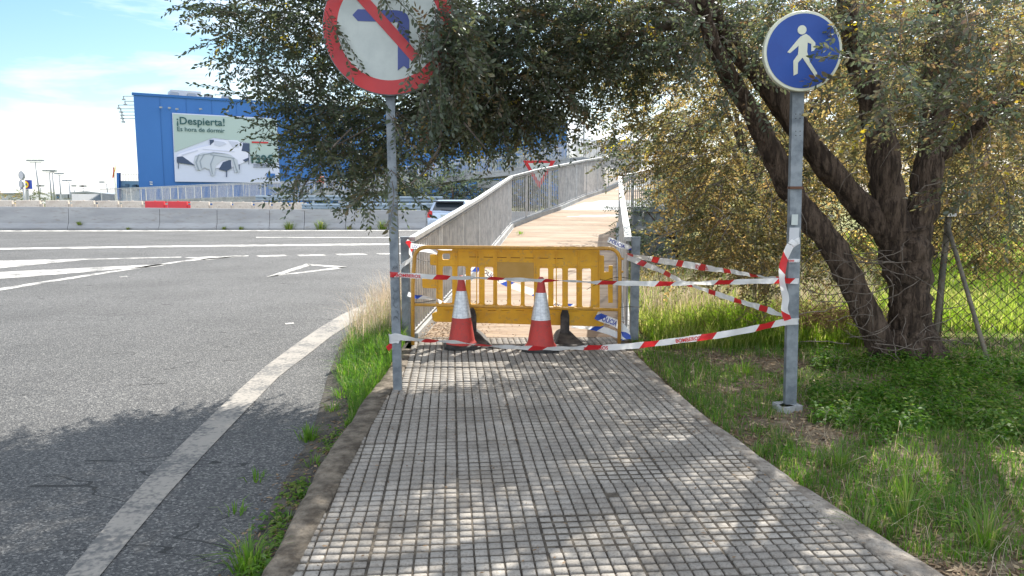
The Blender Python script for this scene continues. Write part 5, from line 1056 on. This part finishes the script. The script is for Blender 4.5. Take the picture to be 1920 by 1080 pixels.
bgtree('tall_tree', 19, 31, 10, 4.6, 'tall tree far behind the wire fence at the right', M['dryleaf'], 900, 5.4, 2.7, tl=0, th=.7, seed=9, low=1.2)
bgtree('tall_tree', 24, 30, 9, 4.6, 'tall tree beyond the right edge of the photo', M['bgleaf'], 500, 5, 3, seed=19, low=1)
bgtree('bush', 15.5, 27, 2.8, 2.8, 'low wide bush at the back of the meadow', M['bgleaf'], 420, 1.2, 2.2, seed=10)
# dark clumps under the far footbridge
for i, (px, Y, h, rw, n, lb) in enumerate(((850,50.5,3.2,2.4,260,'dark blue green bush left of the bridge pier behind the car'),(930,56,4.6,3.4,420,'dark blue green tree right of the bridge pier'),(800,56,3.0,2.6,240,'bush with pale tips behind the guardrail left of the car'),(720,57,3.4,2.6,260,'green bush behind the no left turn sign post beyond the guardrail'),(650,58,2.9,2.4,220,'green bush beyond the guardrail under the hanging leaves'),(990,58,5.2,3.2,300,'green tree behind the give way sign'),(560,61,2.2,1.6,120,'small pale bush in front of the blue store, beneath the ramp'))):
    c_ = aty(px, 368, Y); bgtree('tree' if 'tree' in lb else 'bush', c_.x, Y, h, rw, lb, M['bgleaf'], n, h*.45, 3.2, group='bushes beyond the motorway', tl=0, th=.5 if 'dark' in lb else 1, seed=30+i, rd=1.6)
c_ = aty(57,368,88); bgtree('bush', c_.x, 88, 2.3, 1.3, 'small green bush below the supermarket sign', M['bgleaf'], 70, 1.1, 3.6, group='bushes beyond the motorway', tl=.5, th=1, seed=50)
c_ = aty(10,368,70); bgtree('bush', c_.x, 70, 1.7, 1.3, 'small brownish bush at the far left edge', M['dryleaf'], 50, .8, 3, group='bushes beyond the motorway', seed=51)

# ---- grass
def blades(name, X, Y, Z, Ln, wd, m, tint, lean=.5, seed=0, head=None):
    r = np.random.default_rng(seed); n = len(X); a = r.uniform(0, 2*np.pi, n); le = r.uniform(.15, 1, n)*lean; b = a+r.normal(0, .4, n)+np.pi/2
    base = np.stack([X, Y, Z], 1); d = np.stack([np.cos(a), np.sin(a), np.zeros(n)], 1); s = np.stack([np.cos(b), np.sin(b), np.zeros(n)], 1)*wd[:, None]; u = np.array([0, 0, 1.])
    p1 = base+d*(Ln*le*.28)[:, None]+u*(Ln*.55)[:, None]; p2 = base+d*(Ln*le*.95)[:, None]+u*(Ln*(1-.45*le))[:, None]
    V = np.stack([base-s, base+s, p1+s*.8, p1-s*.8, p2+s*.12, p2-s*.12], 1).reshape(-1, 3); k = np.arange(n)[:, None]*6
    Fq = np.concatenate([k+np.array([[0,1,2,3]]), k+np.array([[3,2,4,5]])], 0); return big_mesh(name, V, Fq, m, tint=np.concatenate([tint, tint]))
gzv = np.vectorize(gz); lzv = np.vectorize(lz)
def vnoise(X, Y, s, o): return np.array([noise.noise(Vector((x*s, y*s, o))) for x, y in zip(X, Y)])
r = np.random.default_rng(5)
# short grass of the verge, patchy
n = 105000; Yv = 2.2+(r.uniform(0, 1, n)**1.5)*8.0; Xe = np.array([xin(KRO, min(y, 8.0)) for y in Yv]); Xv = Xe+.04+r.uniform(0, 1, n)**1.15*(1.2+Yv*.62)
pn = vnoise(Xv, Yv, 1.15, 3)+.5*vnoise(Xv, Yv, 3.3, 8); k_ = (pn+.10*r.normal(0, 1, n)+.10*np.clip((Xv-Xe-.15)/.6, -1, 1)) > -.15
Xv, Yv, pn = Xv[k_], Yv[k_], pn[k_]; Yv = Yv; m_ = len(Xv); Ln = r.uniform(.028, .10, m_)*(1+.6*np.clip(pn, 0, 1))
ts(blades('grass', Xv, Yv, gzv(Xv, Yv)-.004, Ln, r.uniform(.0012, .0028, m_), M['grass'], np.clip(.32-.25*pn+r.normal(0, .17, m_)+.5*(r.uniform(0,1,m_)<.10), 0, 1), .8, 1), 'patchy short grass on the verge', 'grass', kind='stuff')
# taller tussocks in the verge
def tussock(x, y, z, n, L, rad, name, label, m='grass', tl=.2, th=.7, seed=0, group=None, cat='grass tuft', w=.003, lean=1.0):
    r = np.random.default_rng(seed); a = r.uniform(0, 6.28, n); q = rad*r.uniform(0, 1, n)**.7; o = blades(name, np.cos(a)*q, np.sin(a)*q, np.zeros(n)-.01, L*r.uniform(.45, 1.1, n), np.full(n, w)*r.uniform(.6, 1.3, n), M[m], r.uniform(tl, th, n), lean, seed); o.location = (x, y, z); return ts(o, label, cat, group)
for i, (px, py, n, L, rad, lb) in enumerate(((1700,965,60,.26,.05,'bright grass tuft leaning on the verge near the lower right'),(1850,1020,90,.26,.08,'large grass tuft at the bottom right corner of the photo'),(1575,870,50,.20,.06,'grass tuft near the kerb between sign post and corner'),(1700,925,40,.22,.04,'thin upright grass tuft lit by the sun on the shaded verge'),(1395,700,60,.20,.08,'leafy green tuft left of the blue sign post'),(1620,985,50,.2,.06,'grass tuft beside the kerb near the lower right'))):
    p = at(px, py, -.02); tussock(p.x, p.y, gz(p.x, p.y), n, L, rad, 'grass_tuft', lb, seed=60+i, tl=.3, th=.85, group='grass tufts on the verge', w=.0035)
# nettles / broad weeds under the tree
def weeds(name, X, Y, Z, Hh, m, seed, nl=9, leaf=.05, tlo=.1, thi=.7):
    r = np.random.default_rng(seed); n = len(X); k = n*nl; ii = np.repeat(np.arange(n), nl); h = r.uniform(.1, 1, k)*Hh[ii]; a = r.uniform(0, 6.28, k); L_ = leaf*r.uniform(.6, 1.3, k)
    d = np.stack([np.cos(a), np.sin(a), r.uniform(-.3, .5, k)], 1); s = np.stack([-np.sin(a), np.cos(a), r.uniform(-.3, .3, k)], 1)*(L_*.3)[:, None]; b = np.stack([X[ii], Y[ii], Z[ii]+h], 1)+d*.01
    V = np.stack([b, b+d*(L_*.5)[:, None]+s, b+d*L_[:, None]-np.array([0,0,.012]), b+d*(L_*.5)[:, None]-s], 1).reshape(-1, 3); Fq = np.arange(k*4).reshape(-1, 4)
    return big_mesh(name, V, Fq, m, tint=np.clip(r.uniform(tlo, thi, n)[ii]+r.normal(0, .08, k), 0, 1))
n = 4200; px = r.uniform(1520, 2050, n); py = 690+r.uniform(0, 1, n)**1.6*150; PW = np.array([at(a, b, -.03) for a, b in zip(px, py)]); wn = vnoise(PW[:,0], PW[:,1], 1.4, 12)
k_ = wn+r.normal(0, .12, n) > -.12-.2*((px > 1620)); PW = PW[k_]
ts(weeds('weeds', PW[:,0], PW[:,1], gzv(PW[:,0], PW[:,1]), .03+.15*r.uniform(0, 1, len(PW))**1.6, M['grass'], 4, 8, .034, .0, .75), 'leafy green weeds carpeting the ground beneath the big tree', 'weeds', kind='stuff')
n = 1500; Yv = 2.3+r.uniform(0, 1, n)**1.3*5.5; Xe = np.array([xin(KRO, min(y, 7.9)) for y in Yv]); Xv = Xe+.08+r.uniform(0, 1, n)*(1+Yv*.6); wn = vnoise(Xv, Yv, 1.7, 21); k_ = wn > .02; Xv, Yv = Xv[k_], Yv[k_]
ts(weeds('weeds', Xv, Yv, gzv(Xv, Yv), .02+.09*r.uniform(0, 1, len(Xv))**2, M['grass'], 41, 7, .028, .0, .9), 'small clover like weeds scattered through the grass of the verge', 'weeds', kind='stuff')
n = 1700; Yv = 2.3+r.uniform(0, 1, n)**1.3*6; Xe = np.array([xin(KRO, min(y, 7.9)) for y in Yv]); Xv = Xe+.05+r.uniform(0, 1, n)*(1+Yv*.6); wn = vnoise(Xv, Yv, 1.3, 31); k_ = wn > -.15; Xv, Yv = Xv[k_], Yv[k_]; m_ = len(Xv)
ts(blades('straw', Xv, Yv, gzv(Xv, Yv)+.004, r.uniform(.08, .26, m_), np.full(m_, .0014), M['straw'], r.uniform(0, .9, m_), 1.9, 13), 'dead pale stalks lying among the grass of the verge', 'straw', kind='stuff')
# tall grass between ramp and tree, sunlit
n = 26000; px = r.uniform(1180, 1700, n); py = 505+r.uniform(0, 1, n)**.8*150; PW = np.array([at(a, b, -.03) for a, b in zip(px, py)]); pn = vnoise(PW[:,0], PW[:,1], .9, 5); k_ = (PW[:,0] > 1.48+.0*PW[:,1]) & (PW[:,1] < 26); PW = PW[k_]; pn = pn[k_]; m_ = len(PW)
ts(blades('tall_grass', PW[:,0], PW[:,1], gzv(PW[:,0], PW[:,1]), (.13+.22*r.uniform(0, 1, m_))*(1+.4*pn)*np.clip((PW[:,1]-6.6)/1.6, .3, 1), .0022+.0003*PW[:,1], M['grass2'], np.clip(.40-.5*pn+r.normal(0, .25, m_), 0, 1), .75, 2), 'sunlit tall green and yellow grass between the ramp and the big tree', 'grass', kind='stuff')
n = 5200; px = r.uniform(1190, 1640, n); py = 500+r.uniform(0, 1, n)*110; PW = np.array([at(a, b, -.03) for a, b in zip(px, py)]); PW = PW[PW[:,0] > 1.5]; m_ = len(PW)
ts(blades('straw', PW[:,0], PW[:,1], gzv(PW[:,0], PW[:,1]), .35+.25*r.uniform(0, 1, m_), np.full(m_, .0028), M['straw'], r.uniform(.2, 1, m_), .9, 3), 'dry straw stalks standing in the tall grass', 'straw', kind='stuff')
# meadow beyond the wire fence
n = 36000; px = r.uniform(1480, 2100, n); py = 440+r.uniform(0, 1, n)**.75*260; PW = np.array([at(a, b, -.03) for a, b in zip(px, py)]); k_ = (PW[:,1] > 8.2) & (PW[:,1] < 40); PW = PW[k_]; pn = vnoise(PW[:,0], PW[:,1], .6, 9); m_ = len(PW)
ts(blades('meadow_grass', PW[:,0], PW[:,1], gzv(PW[:,0], PW[:,1])-.01, .10+.16*r.uniform(0, 1, m_), .002+.0006*PW[:,1], M['grass2'], np.clip(.32-.5*pn+r.normal(0, .2, m_), 0, 1), .9, 4), 'bright sunlit meadow grass beyond the wire fence', 'grass', kind='stuff')
# strip between road and kerb, and tall straw by the ramp start
n = 19000; Yv = 5.0+r.uniform(0,1,n)**.8*5.3; a_ = np.array([xin(RE, y) for y in Yv]); b_ = np.array([xin(KLO, y) if y < 7.9 else -1.15+(y-7.9)*.13 for y in Yv]); Xv = a_+.10+(b_-a_-.08)*(1-r.uniform(0, 1, n)**1.5*np.clip((Yv-4.6)/1.8, .35, 1)); k_ = (Xv < b_-.01); Xv, Yv = Xv[k_], Yv[k_]; m_ = len(Xv)
ts(blades('grass', Xv, Yv, lzv(Xv, Yv), (.05+.24*r.uniform(0, 1, m_)**1.8)*np.clip((Yv-4.4)/2.2, .35, 1.15), r.uniform(.0014, .0026, m_), M['grass'], np.clip(.34+r.normal(0, .24, m_)+.3*(Yv > 8.4), 0, 1), 1.1, 6), 'green grass along the outer side of the left kerb beside the sign post', 'grass', kind='stuff')
n = 3400; Yv = r.uniform(7.6, 12.5, n); Xv = np.array([xin(RE, y) for y in Yv])+r.uniform(.12, .9, n); m_ = n
k_ = Xv < -1.22+(Yv-7.9)*.13; Xv, Yv = Xv[k_], Yv[k_]; m_ = len(Xv)
ts(blades('straw', Xv, Yv, lzv(Xv, Yv), .25+.50*r.uniform(0, 1, m_), np.full(m_, .0017), M['straw'], r.uniform(.1, 1, m_), 1.0, 7), 'tall dry pinkish straw between the road and the left ramp railing', 'straw', kind='stuff')
kt = 'grass tufts along the left kerb'
for i, (px, py, n, L, rad, lb) in enumerate(((468,1062,110,.20,.07,'bright green grass tuft by the left kerb at the bottom of the photo'),(578,820,90,.14,.06,'spreading grass tuft on the asphalt left of the kerb'),(624,770,50,.13,.05,'small green tuft against the kerb below the sign post'),(640,745,60,.16,.07,'leafy green tuft against the kerb beside the sign post foot'),(655,700,150,.22,.13,'dense grass tuft left of the sign post'),(540,985,36,.10,.08,'low leafy weed against the kerb near the bottom'),(480,893,24,.09,.06,'small flat weed on the asphalt edge'),(440,955,20,.09,.06,'small flat brown and green weed lower on the asphalt edge'),(590,870,40,.10,.07,'low weeds in the kerb joint halfway along the kerb'))):
    p = at(px, py, -.10); tussock(p.x, p.y, -.115, n, L, rad, 'grass_tuft', lb, seed=80+i, tl=.15, th=.7, group=kt, w=.0035)
n = 330; Yv = r.uniform(2.6, 6.2, n); Xv = np.array([xin(KLO, y) for y in Yv])-.02-np.abs(r.normal(0, .07, n)); wn = vnoise(Xv*0, Yv, 2.2, 3); k_ = wn > .0; Xv, Yv = Xv[k_], Yv[k_]
ts(weeds('weeds', Xv, Yv, np.full(len(Xv), -.10), .01+.06*r.uniform(0, 1, len(Xv))**2, M['grass'], 14, 8, .03, .1, .8), 'low leafy weeds growing along the foot of the left kerb', 'weeds', kind='stuff')
for i, (px, s, lb) in enumerate(((543,1.0,'grass tuft at the foot of the concrete wall, under the hanging leaves'),(602,1.1,'larger grass tuft at the wall foot right of the first'),(718,1.1,'grass tuft at the wall foot just left of the sign post'),(420,.4,'tiny grass tuft at the wall foot below the red barriers'),(452,.4,'tiny grass tuft at the wall foot right of the red barriers'),(240,.3,'tiny grass at the wall foot in the left half'),(655,.45,'small grass tuft at the wall foot between two larger ones'),(693,.45,'small grass clump at the wall foot near the sign post'),(146,.45,'pale straggly weed growing out of the joint of the concrete wall'))):
    c_ = aty(px, 430, 37.0); z = -.1 if i < 8 else .12; tussock(c_.x, 37.0 if i < 8 else 37.15, z, int(70*s)+20, .55*s, .22*s, 'grass_tuft', lb, m='grass2', seed=120+i, tl=0, th=.8, group='grass tufts at the foot of the concrete wall', w=.012)
p = DL[2]+Vector((.22,-1.0,-.08)); tussock(p.x, p.y, p.z+.0, 40, .10, .08, 'grass_tuft', 'little grass tuft growing on the ramp deck beside the left railing', seed=140, group=None, w=.004)
# ---- litter
def flatleaves(name, X, Y, Z, m, seed, L=.035, tl=0, th=1, tilt=.25):
    r = np.random.default_rng(seed); n = len(X); a = r.uniform(0, 6.28, n); L_ = L*r.uniform(.5, 1.3, n); d = np.stack([np.cos(a), np.sin(a), r.normal(0, tilt, n)], 1)*L_[:, None]; s = np.stack([-np.sin(a), np.cos(a), r.normal(0, tilt, n)], 1)*(L_*r.uniform(.15, .3, n))[:, None]; b = np.stack([X, Y, Z+.007], 1)
    V = np.stack([b-d*.5, b+s, b+d*.5, b-s], 1).reshape(-1, 3); V[:, 2] = np.maximum(V[:, 2], np.repeat(Z, 4)+.002); return big_mesh(name, V, np.arange(n*4).reshape(-1, 4), m, tint=r.uniform(tl, th, n))
n = 26000; Yv = 2.3+r.uniform(0, 1, n)**1.4*6.5; Xe = np.array([xin(KRO, min(y, 7.9)) for y in Yv]); Xv = Xe+.0+r.uniform(0, 1, n)**1.4*3.8; ts(flatleaves('leaf_litter', Xv, Yv, gzv(Xv, Yv), M['litter'], 3), 'brown dead leaves and stalks scattered over the verge', 'leaf litter', kind='stuff')
n = 420; Yv = r.uniform(2.4, 7.9, n); Xa = np.array([xin(KLI, y) for y in Yv]); Xb = np.array([xin(KRI, y) for y in Yv]); e_ = r.uniform(0, 1, n); Xv = Xa+(Xb-Xa)*np.where(e_ < .5, e_, 1-(1-e_)**2*1.2); ts(flatleaves('fallen_leaves', Xv, Yv, np.full(n, .002), M['litter'], 5, .024, 0, .6, .1), 'small dead leaves lying on the pavement tiles', 'leaf litter', kind='stuff')
n = 1500; Yv = r.uniform(7.75, 9.6, n); Xv = -1.0+np.abs(r.normal(0, .38, n))+(Yv-7.9)*.12; k_ = Xv < .9; Xv, Yv = Xv[k_], Yv[k_]; zz = .02+(Yv-7.95)*.095; ts(flatleaves('fallen_leaves', Xv, Yv, np.maximum(zz, .004), M['litter'], 6, .03, .1, 1, .4), 'dry leaves and twigs gathered at the foot of the ramp behind the left cone', 'leaf litter', kind='stuff')
n = 900; Yv = r.uniform(2.6, 8, n); Xv = np.array([xin(KLO, y) for y in Yv])-np.abs(r.normal(0, .16, n))-.02; ts(flatleaves('leaf_litter', Xv, Yv, lzv(Xv, Yv), M['litter'], 7, .03, 0, .7), 'dead leaves and dirt along the left kerb foot', 'leaf litter', kind='stuff')
# brushwood at the tree foot
def brush(cx, cy, rx, ry, hgt, n, label, seed, m):
    g = MB(); rg = random.Random(seed)
    for i in range(n):
        x = cx+rg.gauss(0, rx); y = cy+rg.gauss(0, ry); a = rg.uniform(0, 6.3); L_ = hgt*rg.uniform(.5, 1.2); p = Vector((x, y, -.04)); pts = [p]
        for k in range(4): a += rg.uniform(-.5,.5); p = p+Vector((math.cos(a)*L_*.22, math.sin(a)*L_*.22, L_*.25*(1-.28*k))); pts.append(p)
        g.tube(pts, [.004,.0036,.003,.0026,.0015], 3)
    return ts(part(g, 'brushwood', m), label, 'dry brush')
mbr = mat('brush_brown', (.16,.075,.045), .9, c2=(.28,.17,.10), scale=6)
c_ = at(1570, 640, -.04); brush(c_.x, c_.y+.3, .5, .28, .5, 900, 'tangle of reddish brown dry stalks between the sign post and the tree foot', 4, mbr)
c_ = at(1350, 640, -.04); brush(c_.x, c_.y+.4, .5, .2, .3, 160, 'thin dry stalks in the grass just left of the blue sign post', 5, mbr)
# ---- chain link fence
fA, fB, fC = Vector((3.15,9.6,-.08)), Vector((4.22,7.35,-.08)), Vector((8.2,5.9,-.05))
fence = empty('chain_link_fence', fB, 'rusty chain link wire fence with leaning steel braces right of the big tree', 'fence')
mw = mat('rusty_wire', (.035,.03,.025), .8, 0, c2=(.07,.055,.04), scale=6); mpst = mat('rusty_post', (.10,.10,.085), .8, c2=(.19,.17,.13), scale=8, c3=(.16,.08,.045), bump=.3)
FH = 1.42
for a, b in ((fA, fB), (fB, fC)):
    g = MB(); L_ = (b-a).length; d = (b-a).normalized(); nn = Vector((d.y, -d.x, 0)); st = .105; k_ = int((L_+FH)/st); rg = random.Random(2)
    def wp(u, z): return a+d*u+Vector((0,0,z))+nn*(.018*noise.noise(Vector((u*1.3, z*1.3, 0))))+d*.012*noise.noise(Vector((u*2, z*2, 5)))
    for i in range(k_):
        for s in (1, -1):
            u0 = i*st-FH if s == 1 else i*st; z0, z1 = 0, FH; ua, ub = u0, u0+s*FH
            if s == 1: lo, hi = max(ua, 0), min(ub, L_); za, zb = lo-ua, hi-ua
            else: hi, lo = min(ua, L_), max(ub, 0); za, zb = ua-lo, ua-hi
            if hi-lo < .05: continue
            pts = [wp(lo+(hi-lo)*t/6, za+(zb-za)*t/6) for t in range(7)]; g.tube(pts, .0036, 3, caps=False)
    part(g, 'wire_mesh', mw, fence); g = MB(); g.tube([a+Vector((0,0,FH)), b+Vector((0,0,FH))], .003, 5); part(g, 'tension_wire', mw, fence)
for P, top, r_ in ((fA, FH+.1, .022), (fB, None, .030), (fC, FH+.1, .024)):
    g = MB(); tp = P+Vector((.06, .0, 1.40)) if top is None else P+Vector((0,0,top)); g.tube([P-Vector((.0,0,.1)), tp], r_, 10); part(g, 'fence_post', mpst, fence)
tp = fB+Vector((.05,0,1.33))
for q in (aty(1862,712,6.45), aty(1756,695,8.0)): g = MB(); q.z = -.08; g.tube([q, tp], .021, 8); part(g, 'brace', mpst, fence)
g = MB(); g.box(fB+Vector((.06,-.02,1.42)), (.09,.07,.03)); part(g, 'post_cap', M['galv_light'], fence)
